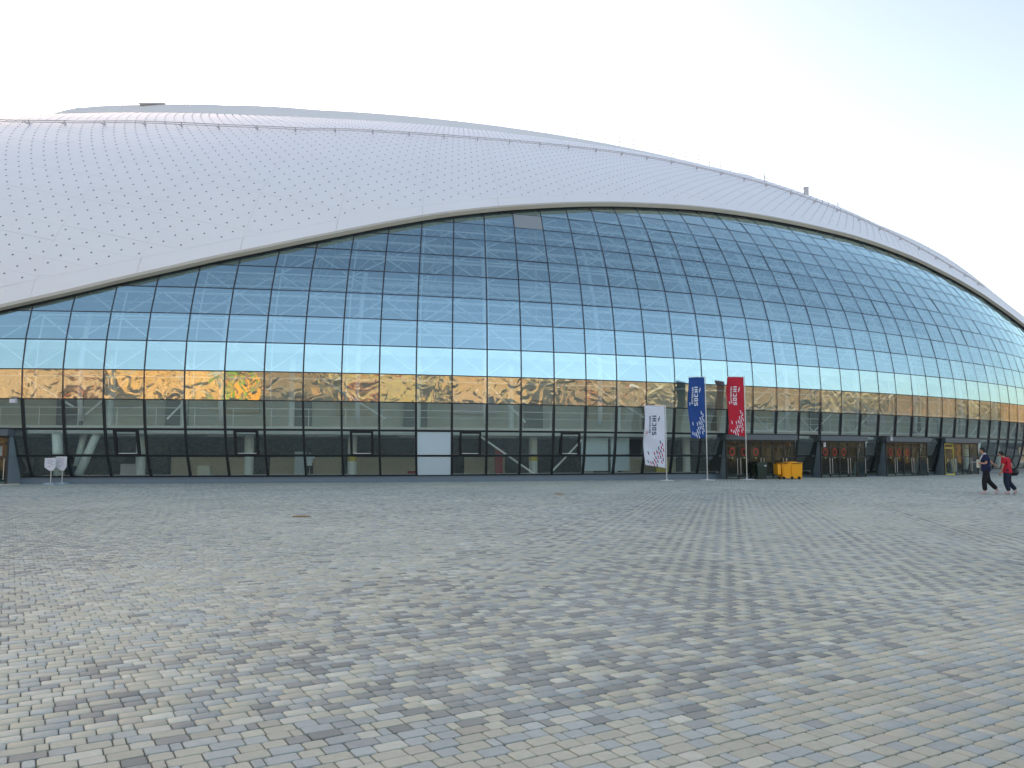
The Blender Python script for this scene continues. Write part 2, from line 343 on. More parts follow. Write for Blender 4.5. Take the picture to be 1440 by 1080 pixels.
# the rest of the near paving, same shape
near = (~single) & (PV[:, 1] < 10.5) & (abs(PV[:, 0]) < .66*PV[:, 1]+1.5); far = ~(single | near)
idx = np.nonzero(near)[0]; V = np.zeros((len(idx), 24, 3))
for L_ in (.166, .118, .062):
    s_ = abs(PV[idx, 2]-L_) < 1e-3; loc = np.array(paver_local(L_, PITCHR, 1)); V[s_] = loc[None]
t_ = tilt[idx]; V[:, :, 2] += V[:, :, 1]*t_[:, None, 0]-V[:, :, 0]*t_[:, None, 1]+zo[idx][:, None]
V[:, :, :2] = V[:, :, :2]@rotP.T; V[:, :, 0] += PV[idx, 0][:, None]; V[:, :, 1] += PV[idx, 1][:, None]
lp = np.concatenate([np.array(f) for f in PF]); tot = np.array([len(f) for f in PF]); nl = len(lp)
loops = (lp[None]+24*np.arange(len(idx))[:, None]).ravel(); totals = np.tile(tot, len(idx)); starts = np.concatenate([[0], np.cumsum(totals)[:-1]])
stuff(big_mesh('near_paving', V.reshape(-1, 3), loops, starts, totals, np.repeat(PC_[idx], 24, 0), m_pav, plaza))
idx = np.nonzero(far)[0]; hx = PV[idx, 2]/2-.0035; hy = PITCHR/2-.0035+0*hx; q_ = .0045; o1 = 0*hx+q_
base = np.stack([np.stack([-hx+o1, -hy+o1], 1), np.stack([hx-o1, -hy+o1], 1), np.stack([hx-o1, hy], 1), np.stack([-hx+o1, hy], 1),
                 np.stack([-hx, -hy], 1), np.stack([hx, -hy], 1), np.stack([hx, hy], 1), np.stack([-hx, hy], 1)], 1)
V = np.zeros((len(idx), 8, 3)); V[:, :, :2] = base@rotP.T+PV[idx, None, :2]; t_ = tilt[idx]
V[:, :, 2] = base[:, :, 1]*t_[:, None, 0]-base[:, :, 0]*t_[:, None, 1]+zo[idx][:, None]; V[:, 4:, 2] -= .0032
lf = np.array([0, 1, 2, 3, 4, 5, 1, 0, 5, 6, 2, 1, 7, 4, 0, 3]); loops = (lf[None]+8*np.arange(len(idx))[:, None]).ravel(); totals = np.full(len(idx)*4, 4); starts = totals.cumsum()-4
stuff(big_mesh('far_paving', V.reshape(-1, 3), loops, starts, totals, np.repeat(PC_[idx], 8, 0), m_pav, plaza))

# ------------------------------------------------------------------ arena
arena = thing('sports_arena', 'huge domed arena with white dotted roof shell over a curved blue glass front', 'arena', (0, 60, 0))
def sweep(name, ilist, prof, m, parent=arena, closed=True, smooth=False):
    """sweep (inset, height) outline along the plan curve"""
    V = []; F = []; n = len(prof)
    for i in ilist:
        for (r, h) in prof: V.append(Q(i, r, h))
    for k in range(len(ilist)-1):
        for j in range(n if closed else n-1):
            a = k*n+j; b = k*n+(j+1) % n; F.append((a, b, b+n, a+n))
    if closed: F.append(tuple(range(n))); F.append(tuple((len(ilist)-1)*n+j for j in range(n-1, -1, -1)))
    return mesh(name, V, F, m, parent, smooth)
def refl(V): return [(2*CC[0]-v[0], 2*CC[1]-v[1], v[2]) for v in V]
# roof shell: base skin, front half and its mirrored back half
isk = list(np.arange(IL, 50, 1.0))+list(np.arange(50, IR, 2.0))+[IR]; NA = 44
V = []; F = []
for i in isk:
    e = float(edge(i)); al = e+(41-e)*np.linspace(0, 1, NA)
    V += [tuple(v) for v in S(np.full(NA, i), al, .30)]
for k in range(len(isk)-1):
    for j in range(NA-1): a = k*NA+j; F.append((a, a+NA, a+NA+1, a+1))
nF = len(V); V = V+refl(V); F = F+[tuple(x+nF for x in f) for f in F]
top = float(S(0, 41, .3)[2])
ring = [k*NA+NA-1 for k in range(len(isk))]+[nF+k*NA+NA-1 for k in range(1, len(isk)-1)]
# rings towards the apex
prev = ring
for t in (.35, .7):
    new = []
    for x in ring:
        v = V[x]; new.append(len(V)); V.append((v[0]+(CC[0]-v[0])*t, v[1]+(CC[1]-v[1])*t, top+2.2*(1-(1-t)**2)))
    for k in range(len(ring)): F.append((prev[k], prev[(k+1) % len(ring)], new[(k+1) % len(ring)], new[k]))
    prev = new
V.append((CC[0], CC[1], top+2.2)); ap = len(V)-1
for k in range(len(ring)): F.append((prev[k], prev[(k+1) % len(ring)], ap))
mesh('roof_shell', V, F, M['skin'], arena, True)
# roof panels: sheared grid, each a piece of its own with open joints
IW, BW, GI, GB = 2.5, 1.2, .005, .007
def panel(m_, n_):
    i0, i1 = m_*IW+GI/2, (m_+1)*IW-GI/2; b0, b1 = n_*BW+.15+GB/2, (n_+1)*BW+.15-GB/2
    ii = np.linspace(i0, i1, 6); bb = np.linspace(b0, b1, 3)
    G = np.zeros((6, 3, 3)); ok = False; A = np.zeros((6, 3))
    for x, i in enumerate(ii):
        for y, b in enumerate(bb):
            a = b-.48*i; lo = float(edge(i))+1.12
            A[x, y] = max(a, lo)
    if A.max()-A.min() < .2 or (A[:, 2]-A[:, 0]).max() < .15: return None
    if A.min() > 37: return None
    lift = .345+random.uniform(-.004, .004)
    P = S(np.repeat(ii, 3), A.ravel(), lift); Pb = S(np.repeat(ii, 3), A.ravel(), .30)
    Vn = [tuple(v) for v in P]; Fn = []
    for x in range(5):
        for y in range(2):
            a = x*3+y
            if A[x, y+1]-A[x, y] < 1e-4 and A[x+1, y+1]-A[x+1, y] < 1e-4: continue
            Fn.append((a, a+3, a+4, a+1))
    if not Fn: return None
    nb = len(Vn); Vn += [tuple(v) for v in Pb]
    per = [0, 3, 6, 9, 12, 15, 16, 17, 14, 11, 8, 5, 2, 1]
    for k in range(len(per)): a, b = per[k], per[(k+1) % len(per)]; Fn.append((b, a, a+nb, b+nb))
    c = P.mean(0)
    return Vn, Fn, c
pans = []
for m_ in range(-8, 24):
    for n_ in range(-6, 62):
        amid = (n_+.5)*BW+.15-.48*(m_+.5)*IW
        if amid > 38 or amid < -7: continue
        p_ = panel(m_, n_)
        if p_: pans.append(p_)
def vis_key(c):       # nearer and on the camera side first
    y = c[1]; u = c[0]/max(y, 1)
    return (np.hypot(c[0], y)+(60 if abs(u) > .66 else 0)+(80 if c[2] > 31.5 else 0)+max(0, c[2]-20)*1.5)
pans.sort(key=lambda p: vis_key(p[2]))
for p_ in pans[:300]: mesh('roof_panel', p_[0], p_[1], M['panel'], arena)
mb = MB()
for p_ in pans[300:]: mb.add(p_[0], p_[1])
stuff(mb.build('far_roof_panels', M['panel'], arena))
# border strips following the glass edge
for m_ in range(-10, 26):
    i0, i1 = m_*IW+GI, (m_+1)*IW-GI; ii = np.linspace(i0, i1, 7); V = []; F = []
    for lift in (.347, .30):
        for f in (.02, .5, 1.108):
            V += [tuple(v) for v in S(ii, edge(ii)+f, lift)]
    for y in range(2):
        for x in range(6): a = y*7+x; F.append((a, a+1, a+8, a+7))
    per = list(range(7))+[13, 20]+list(range(19, 13, -1))+[7]
    for k in range(len(per)): a, b = per[k], per[(k+1) % len(per)]; F.append((b, a, a+21, b+21))
    mesh('border_panel', V, F, M['panel'], arena)
# edge trim and shadow gasket
def band(name, i0, i1, outline, m, step=.5):
    ii = np.arange(i0, i1+1e-6, step); V = []; F = []; n = len(outline)
    for i in ii:
        for (da, off) in outline: V.append(tuple(S(i, float(edge(i))+da, off)))
    for k in range(len(ii)-1):
        for j in range(n): a = k*n+j; b = k*n+(j+1) % n; F.append((a, b, b+n, a+n))
    F.append(tuple(range(n))); F.append(tuple((len(ii)-1)*n+j for j in range(n-1, -1, -1)))
    return mesh(name, V, F, m, arena)
band('edge_trim', -16, 63, [(.03, .14), (.03, .42), (-.17, .42), (-.17, .14)], M['trim'])
band('edge_gasket', -16, 63, [(.01, .02), (.01, .135), (-.20, .135), (-.20, .02)], M['black'])
# roof lamps: the dot lattice over the white shell
mb = MB()
hexr = [(math.cos(math.pi/3*k), math.sin(math.pi/3*k)) for k in range(6)]
kk = []
for ki in range(-110, 190):
    i = 11.4+.25*(ki)
    if i < -18 or i > 57: continue
    a0 = (15.4+.48*ki) % 1.2
    for n_ in range(-4, 32):
        a = a0+1.2*n_
        if a > float(edge(i))+1.35 and a < 36: kk.append((i, a))
kk = np.array(kk); P = S(kk[:, 0], kk[:, 1], .35); Pi = S(kk[:, 0]+.03, kk[:, 1], .35); Pa = S(kk[:, 0], kk[:, 1]+.06, .35)
ti = Pi-P; ti /= np.linalg.norm(ti, axis=1)[:, None]; ta = Pa-P; ta /= np.linalg.norm(ta, axis=1)[:, None]; no = np.cross(ti, ta)
for k in range(len(P)):
    R = .054
    V = [P[k]+ti[k]*c*R+ta[k]*s*R for c, s in hexr]+[P[k]+(ti[k]*c+ta[k]*s)*R*.8+no[k]*.014 for c, s in hexr]
    mb.add(V, [(0+j, (j+1) % 6, 6+(j+1) % 6, 6+j) for j in range(6)]+[tuple(range(6, 12))])
o = stuff(mb.build('roof_lamps', M['dot'], arena))
# roof cap (raised drum) with railing
CI = [IL, -21, -14, -8, -3, 2, 9.4, 14.6, 20, 25, 28, 34, 50, 80, IR]; CH = [3.6, 3.3, 2.35, 1.9, 1.8, 1.65, 1.35, 1.15, .85, .6, .45, .3, .3, 1.2, 2.6]
aC = float(np.interp(36, RR, AA))
ici = np.concatenate([np.arange(IL, 44, 1.), np.arange(44, IR, 2.)]); V = []; F = []
hC = np.interp(ici, CI, CH)
def capring(da, dz, t=0.):
    P = S(ici, np.full(len(ici), aC+da), .2); P[:, 2] += dz
    P[:, 0] += (CC[0]-P[:, 0])*t; P[:, 1] += (CC[1]-P[:, 1])*t
    return [tuple(p) for p in P]+refl(P)
rings = [capring(-.25, -.3), capring(0, hC*.92), capring(.25, hC), capring(5, hC*.75+0*hC), capring(5, hC*.4+2.2, .5), capring(5, hC*.4+2.6, .97)]
nn = len(rings[0])
for r_ in rings: V += r_
for k in range(len(rings)-1):
    for j in range(nn): a = k*nn+j; b = k*nn+(j+1) % nn; F.append((a, b, b+nn, a+nn))
F.append(tuple((len(rings)-1)*nn+j for j in range(nn)))
mesh('roof_cap', V, F, M['cap'], arena, False)
mb = MB(); P = S(np.arange(-22, 40, 1.1), np.full(57, aC+.6), .2); P[:, 2] += np.interp(np.arange(-22, 40, 1.1), CI, CH)
for k in range(len(P)):
    mb.tube([P[k]-[0, 0, .3], P[k]+[0, 0, 1.0]], .035, 5)
for z in (.5, 1.0): mb.tube([p+[0, 0, z] for p in P], .024, 5)
stuff(mb.build('roof_railing', M['rail'], arena))
# snow-guard pipe on posts near the brow
GI_ = [-9, -7.6, -6.7, -3.8, -1.8, 1.6, 4.9, 6.2, 11.5, 14.7, 19.3, 22.4, 24.9, 28.5, 34, 40, 46]; GA_ = [24.4, 24, 23.5, 23.2, 23.8, 23.6, 23.9, 24.7, 26.3, 27.7, 29.6, 30, 29.4, 28.6, 24.5, 19.5, 16]
ii = np.arange(-12, 46, .5); ga = np.interp(ii, GI_, GA_)
mb = MB()
for da, off in ((0, .62), (-.28, .55)): mb.tube([tuple(p) for p in S(ii, ga+da, off)], .032, 5)
mb.build('snow_guard', M['pipe'], arena)
for i in np.arange(-12, 46, 1.5):
    b_ = MB(); a = float(np.interp(i, GI_, GA_)); b_.tube([S(i, a, .3), S(i, a, .66)], .045, 5); b_.tube([S(i, a, .36), S(i, a-.5, .62)], .035, 5); b_.build('guard_bracket', M['pipe'], arena)
# roof-top small things
def proj_i(u): # plan index whose cap point shows at pixel column u
    g = np.arange(-30, 44, .1); P = S(g, np.full(len(g), aC+.6)); uu = 720+FPX*P[:, 0]/(P[:, 1]*math.cos(PITCH)+33*math.sin(PITCH)); return float(g[np.argmin(abs(uu-u))])
b_ = MB()
p = S(proj_i(217), aC+.4, .2); pz = p[2]+float(np.interp(proj_i(217), CI, CH)); b_.box(p[0]-1.3, p[0]+1.3, p[1]-.5, p[1]+.6, pz-.15, pz+.03); b_.build('roof_platform', M['pipe'], arena)
for u in (209, 229):
    x = p[0]+(u-217)/FPX*82; b_ = MB()
    b_.tube([(x-.35, p[1], pz), (x-.35, p[1], pz+1.6), (x+.35, p[1], pz+1.6), (x+.35, p[1], pz)], .035, 5); b_.tube([(x-.35, p[1], pz+.8), (x+.35, p[1], pz+.8)], .02, 5)
    b_.build('ladder_frame', M['rail'], arena)
def rod(i, a, h, extra=0.):
    b_ = MB(); q_ = S(i, a, .3); b_.tube([q_, q_+[0, 0, h*.35+extra]], .06, 6); b_.tube([q_+[0, 0, h*.35+extra], q_+[0, 0, h+extra]], [.03, .012], 5); b_.build('lightning_rod', M['pipe'], arena)
rod(proj_i(260), aC+.5, 2.0, 1.8)
def brow(u):  # highest point of the shell seen at column u
    g = np.arange(-12, 60, .1); best = (9e9, 0, 0)
    for a in np.arange(8, 34, .25):
        P = S(g, np.full(len(g), a), .3); d = P[:, 1]*math.cos(PITCH)+(P[:, 2]-HC)*math.sin(PITCH); y = -P[:, 1]*math.sin(PITCH)+(P[:, 2]-HC)*math.cos(PITCH)
        uu = 720+FPX*P[:, 0]/d; vv = 540-FPX*y/d; ok = abs(uu-u) < 1.6
        for k in np.nonzero(ok)[0]:
            if vv[k] < best[0]: best = (vv[k], g[k], a)
    return best[1], best[2]
for u, h in ((1077, 1.9), (1180, 1.4)): i, a = brow(u); rod(i, a, h)
i, a = brow(1135); q_ = S(i, a, .3); b_ = MB(); b_.box(q_[0]-.20, q_[0]+.20, q_[1]-.2, q_[1]+.2, q_[2]-.5, q_[2]+.75); b_.box(q_[0]-.24, q_[0]+.24, q_[1]-.24, q_[1]+.24, q_[2]+.75, q_[2]+.81); b_.build('roof_vent', M['pipe'], arena)

# ---- glazing: mullions, transoms, panes
PORT = [(19.9, 22.75), (23.95, 26.2), (27.35, 29.9), (31.1, 33.75)]; PORTL = (-4.0, -.3)
def in_port(i): return any(a-.02 < i < b+.02 for a, b in PORT+[PORTL])
def ladder(pts_c, nrm, side, w, d0, d1, name, m):
    V = []; F = []
    for c, n_, s_ in zip(pts_c, nrm, side):
        for (a, b) in ((-w/2, d0), (w/2, d0), (w/2, d1), (-w/2, d1)): V.append(tuple(c+s_*a+n_*b))
    for k in range(len(pts_c)-1):
        for j in range(4): a = k*4+j; b = k*4+(j+1) % 4; F.append((a, b, b+4, a+4))
    F.append((0, 1, 2, 3)); e = (len(pts_c)-1)*4; F.append((e+3, e+2, e+1, e))
    return mesh(name, V, F, m, arena)
def frame(i, a):
    P = S(i, a); Pi = S(i+.05, a); Pa = S(i, a+.05) if a < 30 else P
    t = (Pi-P); t /= np.linalg.norm(t); s = (S(i, a+.05)-S(i, a-.05)); s /= np.linalg.norm(s); n = np.cross(t, s); n /= np.linalg.norm(n)
    return P, t, s, n
IMIN, IMAX = -14, 60
for k in range(IMIN, IMAX+1):
    top_a = float(edge(k))+.1
    for lo, hi, w, m in ((ROWS[0], ROWS[3], .115, M['black']), (ROWS[3], top_a, .066, M['mull'])):
        if hi <= lo+.1: continue
        if lo == ROWS[0]:
            if in_port(k): lo = ROWS[2]
            hi = min(hi, top_a)
            if hi <= lo: continue
        aa_ = sorted(set([lo, hi]+[r for r in ROWS if lo < r < hi]))
        fr = [frame(k, a) for a in aa_]
        ladder([f[0] for f in fr], [f[3] for f in fr], [f[1] for f in fr], w, -.12, .05 if hi <= ROWS[3] else .022, 'mullion', m)
for j, a in enumerate(ROWS):
    runs = []; cur = []
    for i in np.arange(IMIN, IMAX+.01, .25):
        ok = a < float(edge(i))+.05 and not (j < 2 and in_port(i))
        if ok: cur.append(i)
        elif cur: runs.append(cur); cur = []
    if cur: runs.append(cur)
    for rn in runs:
        if len(rn) < 3: continue
        fr = [frame(i, a) for i in rn]
        w = .10 if j in (0, 1, 2) else .058
        ladder([f[0] for f in fr], [f[3] for f in fr], [f[2] for f in fr], w, -.10, .045 if j < 4 else .016, 'transom', M['black'] if j < 4 else M['mull'])
panes = []
for k in range(IMIN, IMAX):
    for j in range(len(ROWS)-1):
        if ROWS[j] > max(float(edge(k)), float(edge(k+1)))-.02: continue
        if j < 2 and (in_port(k+.02) and in_port(k+.98)): continue
        i0, i1 = k+.02, k+.98
        if j < 2:
            for a, b in PORT+[PORTL]:
                if i0 < a < i1: i1 = a
                if i0 < b < i1: i0 = b
        a0, a1 = ROWS[j]+.03, ROWS[j+1]-.03
        jit = [random.gauss(0, .0055) for _ in range(3)]
        c4 = [S(i0, a0), S(i1, a0), S(i1, a1), S(i0, a1)]
        n = np.cross(c4[1]-c4[0], c4[3]-c4[0]); n /= np.linalg.norm(n)
        o4 = [0, 0, 0, 0]; w = 1.9*jit[0]; h = 1.5*jit[1]
        o4 = [-w/2-h/2, w/2-h/2, w/2+h/2, -w/2+h/2]
        V = [c+n*(o+.012) for c, o in zip(c4, o4)]+[c+n*(o-.012) for c, o in zip(c4, o4)]
        m = M['glassl'] if j < 3 else M['glassg'] if j == 3 else M['glass']
        back = M['clear']
        nm = 'glass_pane'
        if (k, j) == (13, 11): m = back = M['greyp']; nm = 'blank_pane'
        if k == 10 and j < 2: m = back = M['blind']; nm = 'blank_pane'
        F = [(0, 1, 2, 3), (7, 6, 5, 4), (0, 4, 5, 1), (1, 5, 6, 2), (2, 6, 7, 3), (3, 7, 4, 0)]
        c = sum(c4)/4; u = c[0]/c[1]
        # pixel area
        def pj(v): return np.array([FPX*v[0]/v[1], FPX*v[2]/v[1]])
        q4 = [pj(v) for v in c4]; ar = abs(np.cross(q4[2]-q4[0], q4[3]-q4[1]))/2
        if abs(u) > .66: ar *= .01
        panes.append((ar, V, F, m, back, nm))
panes.sort(key=lambda p: -p[0])
rest = {}
for q_, (ar, V, F, m, back, nm) in enumerate(panes):
    if q_ < 300 or nm == 'blank_pane': mesh(nm, V, F, [m, back], arena, midx=[0, 1, 1, 1, 1, 1])
    else:
        r_ = rest.setdefault('r', ([], [], [], [])); n = len(r_[0]); r_[0].extend(V); r_[1].extend([tuple(x+n for x in f) for f in F])
        mi = [M['glass'], M['glassg'], M['glassl'], M['clear']]; r_[2].extend([mi.index(m)]+[3]*5)
r_ = rest['r']; stuff(mesh('far_glass_panes', r_[0], r_[1], [M['glass'], M['glassg'], M['glassl'], M['clear']], arena, midx=r_[2]))
# opening windows in the second row
for k in (2, 5, 8, 11, 14):
    P = {}
    def pt(i, a, off): return S(i, a, off)
    a0, a1 = ROWS[1]+.02, ROWS[2]-.03; i0, i1 = k+.22, k+.84
    b_ = MB()
    def bar(ia, ib, aa0, aa1): b_.hexa([pt(ia, aa0, -.03), pt(ib, aa0, -.03), pt(ib, aa0, .10), pt(ia, aa0, .10), pt(ia, aa1, -.03), pt(ib, aa1, -.03), pt(ib, aa1, .10), pt(ia, aa1, .10)])
    bar(i0, i0+.06, a0, a1); bar(i1-.06, i1, a0, a1); bar(i0+.061, i1-.061, a0, a0+.10); bar(i0+.061, i1-.061, a1-.10, a1)
    f_ = b_.build('opening_window', M['black'], arena)
    b_ = MB(); b_.hexa([pt(i0+.07, a0+.10, .03), pt(i1-.07, a0+.10, .03), pt(i1-.07, a0+.10, .05), pt(i0+.07, a0+.10, .05), pt(i0+.07, a0+.125, .03), pt(i1-.07, a0+.125, .03), pt(i1-.07, a0+.125, .05), pt(i0+.07, a0+.125, .05)])
    b_.build('sill', M['white'], f_)
# plinth
for a, b in ((-.3, 19.9), (22.75, 23.95), (26.2, 27.35), (29.9, 31.1), (33.75, 60)):
    n = max(3, int((b-a)*2)+1); tall = .33 if (a < 1 or a > 33) else .12
    sweep('plinth', np.linspace(a, b, n), [(r0[0]-.03, -.03), (r0[0]-.03, tall-.03), (r0[0]-.09, tall-.03), (r0[0]-.09, tall), (r0[0]+.6, tall), (r0[0]+.6, -.03)], M['plinth'])

# ---- entrances
def entrance(i0, i1, ndoor, yellow=None, posters=True, left=False):
    PR = .16; zt = 2.42
    L_ = np.linspace(i0, i1, max(2, ndoor+1))
    hd = sweep('entrance_header', np.linspace(i0-.06, i1+.06, 5), [(PR-.25, 2.47), (PR-.25, 2.80), (1.3, 2.80), (1.3, 2.47)], M['portal'])
    sweep('entrance_lintel', np.linspace(i0, i1, 5), [(PR-.10, 2.40), (PR-.10, 2.468), (PR+.10, 2.468), (PR+.10, 2.40)], M['black'])
    for i_ in (i0, i1):   # slanting cheeks closing the gap to the leaning glass
        b_ = MB(); d = .025
        P4 = [Q(i_, PR, 0), Q(i_, r0[0]+.1, 0), Q(i_, r0[2]+.15, 2.46), Q(i_, PR, 2.46)]
        t = Q(i_+.1, .2, 0)-Q(i_, .2, 0); t /= np.linalg.norm(t)
        b_.hexa([P4[0]-t*d, P4[1]-t*d, P4[1]+t*d, P4[0]+t*d, P4[3]-t*d, P4[2]-t*d, P4[2]+t*d, P4[3]+t*d]); ck = b_.build('entrance_cheek', M['cheek'], arena)
        b_ = MB(); b_.tube([P4[0]-t*.0, P4[3]-t*.0], .045, 4); b_.tube([P4[1]+[0, 0, .01], P4[2]], .05, 4); b_.tube([(P4[0]+P4[3])/2+[0, 0, .15], (P4[1]+P4[2])/2+[0, 0, .15]], .03, 4); b_.build('cheek_frame', M['black'], arena)
    for k in range(ndoor):
        a, b = L_[k], L_[k+1]; A = QV(a, PR, 0); B = QV(b, PR, 0); t = (B-A); W_ = t.length; t.normalize(); n = Vector((t.y, -t.x, 0))
        mt = Matrix(((t.x, n.x, 0, A.x), (t.y, n.y, 0, A.y), (0, 0, 1, 0), (0, 0, 0, 1)))
        fm = M['yframe'] if (yellow is not None and k == yellow) else M['black']
        b_ = MB(); g = .012
        b_.box(g, .055, -.04, .03, .01, 2.39, mt); b_.box(W_-.055, W_-g, -.04, .03, .01, 2.39, mt)
        b_.box(.0555, W_-.0555, -.04, .03, .01, .08, mt); b_.box(.0555, W_-.0555, -.04, .03, 2.03, 2.09, mt); b_.box(.0555, W_-.0555, -.04, .03, 2.34, 2.39, mt)
        if fm is not M['yframe']: b_.box(.0555, W_-.0555, -.03, .025, 1.36, 1.42, mt)
        d = b_.build('door', fm, arena)
        if fm is M['yframe']: d['label'] = 'yellow framed door'
        b_ = MB(); b_.box(.056, W_-.056, -.008, .004, .085, 2.335, mt)
        me_ = b_.build('door_glass', [M['glassd'], M['clear']], d); me_.data.polygons.foreach_set('material_index', [1, 1, 1, 1, 0, 1])
        hx_ = .13 if k % 2 else W_-.13
        b_ = MB(); b_.tube([mt@Vector((hx_, .075, .25)), mt@Vector((hx_, .075, 1.32))], .016, 6); b_.tube([mt@Vector((hx_, .0, .4)), mt@Vector((hx_, .075, .4))], .01, 5); b_.tube([mt@Vector((hx_, .0, 1.2)), mt@Vector((hx_, .075, 1.2))], .01, 5)
        b_.build('handle', M['steel'], d)
        if posters and (k in (0, 1, 2) or ndoor == 3):
            b_ = MB(); cx_, cz_ = W_*.5, 1.72
            for q_ in range(20):
                a0, a1 = q_/20*2*math.pi, (q_+1)/20*2*math.pi
                V = [mt@Vector((cx_+r*c*.8, y_, cz_+r*s)) for y_ in (.008, .012) for (r, c, s) in ((.19, math.cos(a0), math.sin(a0)), (.25, math.cos(a0), math.sin(a0)), (.25, math.cos(a1), math.sin(a1)), (.19, math.cos(a1), math.sin(a1)))]
                b_.hexa(V)
            b_.build('ring_sticker', M['ring'], d)
            b_ = MB(); b_.lathe(mt@Vector((cx_, .01, 1.34)), [(.045, -.003), (.045, .003)], 12, (mt.to_3x3()@Matrix.Rotation(math.pi/2, 3, 'X'))); b_.build('round_sticker', M['dotm'], d)
    return L_
entrance(PORT[0][0], PORT[0][1], 6); entrance(PORT[1][0], PORT[1][1], 5); entrance(PORT[2][0], PORT[2][1], 5); entrance(PORT[3][0], PORT[3][1], 4, yellow=0, posters=False)
entrance(PORTL[0], PORTL[1], 7, posters=False)
# poster and strips by the left doors
b_ = MB()
for (z0, z1, x0, x1) in ((1.38, 1.46, 0, .75), (1.95, 2.03, 0, .75), (1.46, 1.95, 0, .09), (1.46, 1.95, .66, .75)):
    A = QV(-1.05, .9, 0); t = (QV(-.5, .9, 0)-A).normalized(); n = Vector((t.y, -t.x, 0)); mt = Matrix(((t.x, n.x, 0, A.x), (t.y, n.y, 0, A.y), (0, 0, 1, 0), (0, 0, 0, 1)))
    b_.box(x0, x1, 0, .02, z0, z1, mt)
pf = b_.build('poster_frame', M['redposter'], arena); b_ = MB(); b_.box(.09, .66, 0, .01, 1.46, 1.95, mt); b_.build('poster', M['signw'], pf)

# ---- interior seen through the glass
II = list(np.arange(-13, 60, 1.0))
sweep('ground_floor', II, [(1.2, .02), (14, .02), (14, .10), (1.2, .10)], M['floor'])
sweep('first_floor_slab', II, [(1.25, 2.62), (1.25, 3.05), (12, 3.05), (12, 2.62)], M['ceil'])
sweep('second_floor_slab', II, [(3.2, 7.3), (3.2, 7.75), (14, 7.75), (14, 7.3)], M['ceil'])
sweep('third_floor_slab', II, [(6.5, 12.0), (6.5, 12.4), (18, 12.4), (18, 12.0)], M['ceil'])
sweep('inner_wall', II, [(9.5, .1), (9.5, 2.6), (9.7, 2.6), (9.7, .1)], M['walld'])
sweep('inner_wall', II, [(8.2, 3.06), (8.2, 7.29), (8.4, 7.29), (8.4, 3.06)], M['wallg'])
sweep('inner_wall', II, [(11, 7.76), (11, 11.99), (11.2, 11.99), (11.2, 7.76)], M['bowl'])
sweep('bowl_wall', II, [(14, 12.41), (24, 24), (24.2, 24), (14.2, 12.41)], M['bowl'])
for a, b in ((2.2, 4.6), (5.2, 7.4), (7.8, 10.6), (11.4, 12.8), (17.2, 19.4)):
    sweep('service_counter', np.linspace(a, b, 5), [(6.3, .1), (6.3, 1.38), (6.9, 1.38), (6.9, .1)], M['wallb'])
for a, b in ((1.6, 2.1), (4.65, 5.15), (12.9, 13.4)):
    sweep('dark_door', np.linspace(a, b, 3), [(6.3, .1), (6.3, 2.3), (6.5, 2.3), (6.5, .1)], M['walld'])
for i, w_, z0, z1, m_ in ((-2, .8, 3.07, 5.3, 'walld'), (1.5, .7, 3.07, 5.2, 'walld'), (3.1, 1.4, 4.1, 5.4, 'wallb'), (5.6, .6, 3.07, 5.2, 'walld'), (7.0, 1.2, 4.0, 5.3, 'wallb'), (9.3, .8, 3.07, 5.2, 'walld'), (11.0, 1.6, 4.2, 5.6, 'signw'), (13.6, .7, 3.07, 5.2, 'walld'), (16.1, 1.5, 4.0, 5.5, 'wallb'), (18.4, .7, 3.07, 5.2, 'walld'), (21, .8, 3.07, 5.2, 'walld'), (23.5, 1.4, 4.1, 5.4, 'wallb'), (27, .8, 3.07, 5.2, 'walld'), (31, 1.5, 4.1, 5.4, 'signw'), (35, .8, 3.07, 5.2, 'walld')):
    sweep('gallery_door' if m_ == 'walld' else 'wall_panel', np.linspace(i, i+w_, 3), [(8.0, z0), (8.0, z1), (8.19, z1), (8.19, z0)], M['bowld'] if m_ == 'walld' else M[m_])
for i in (.9, 3.0, 6.1, 9.9, 12.9, 16.7, 19.9, 23.5, 27.1, 30.7, 34.3):
    b_ = MB(); q_ = Q(i, 4.4, 3.06); b_.lathe(q_, [(.19, 0), (.19, 4.22)], 12); b_.build('gallery_column', M['column'], arena)
for i, w_, h_, m_ in ((1.2, .5, 1.0, 'signw'), (3.4, .35, .9, 'wallg'), (6.2, .3, 1.7, 'blind'), (7.6, .4, .8, 'walld'), (9.6, .3, .55, 'redposter'), (12.4, .25, 1.9, 'redposter'), (15.4, .4, 1.1, 'wallb'), (18.2, .5, 1.2, 'yframe'), (35.5, .6, 1.2, 'signw'), (37.5, .5, 1.8, 'walld')):
    sweep('lobby_cabinet', np.linspace(i, i+w_, 3), [(4.6, .1), (4.6, h_), (5.0, h_), (5.0, .1)], M[m_])
for i in np.arange(1.3, 40, 2.7):  # added pale boxes, no lamps; they lighten the dim lobby ceiling
    sweep('ceiling_pale_box', np.linspace(i, i+.9, 3), [(3.0, 2.52), (3.0, 2.615), (3.3, 2.615), (3.3, 2.52)], M['signw'])
for k, i in enumerate(np.arange(.6, 58, 3.8)):       # tall white tubes leaning with the shell
    b_ = MB(); rad = .20
    al = np.arange(ROWS[2], max(ROWS[3], float(edge(i)))+.5, 1.5)
    P = S(np.full(len(al), i), al, -2.6); b_.tube([tuple(p) for p in P], .15, 8); b_.build('tall_tube_column', M['white'], arena, True)
for i in (.55, 22.9, 26.35, 30.05, 34.3):             # fat leaning columns by the doors
    b_ = MB(); b_.tube([Q(i, 1.52, .05), Q(i+.12, .78, 2.6)], [.26, .24], 12); b_.build('leaning_column', M['column'], arena, True)
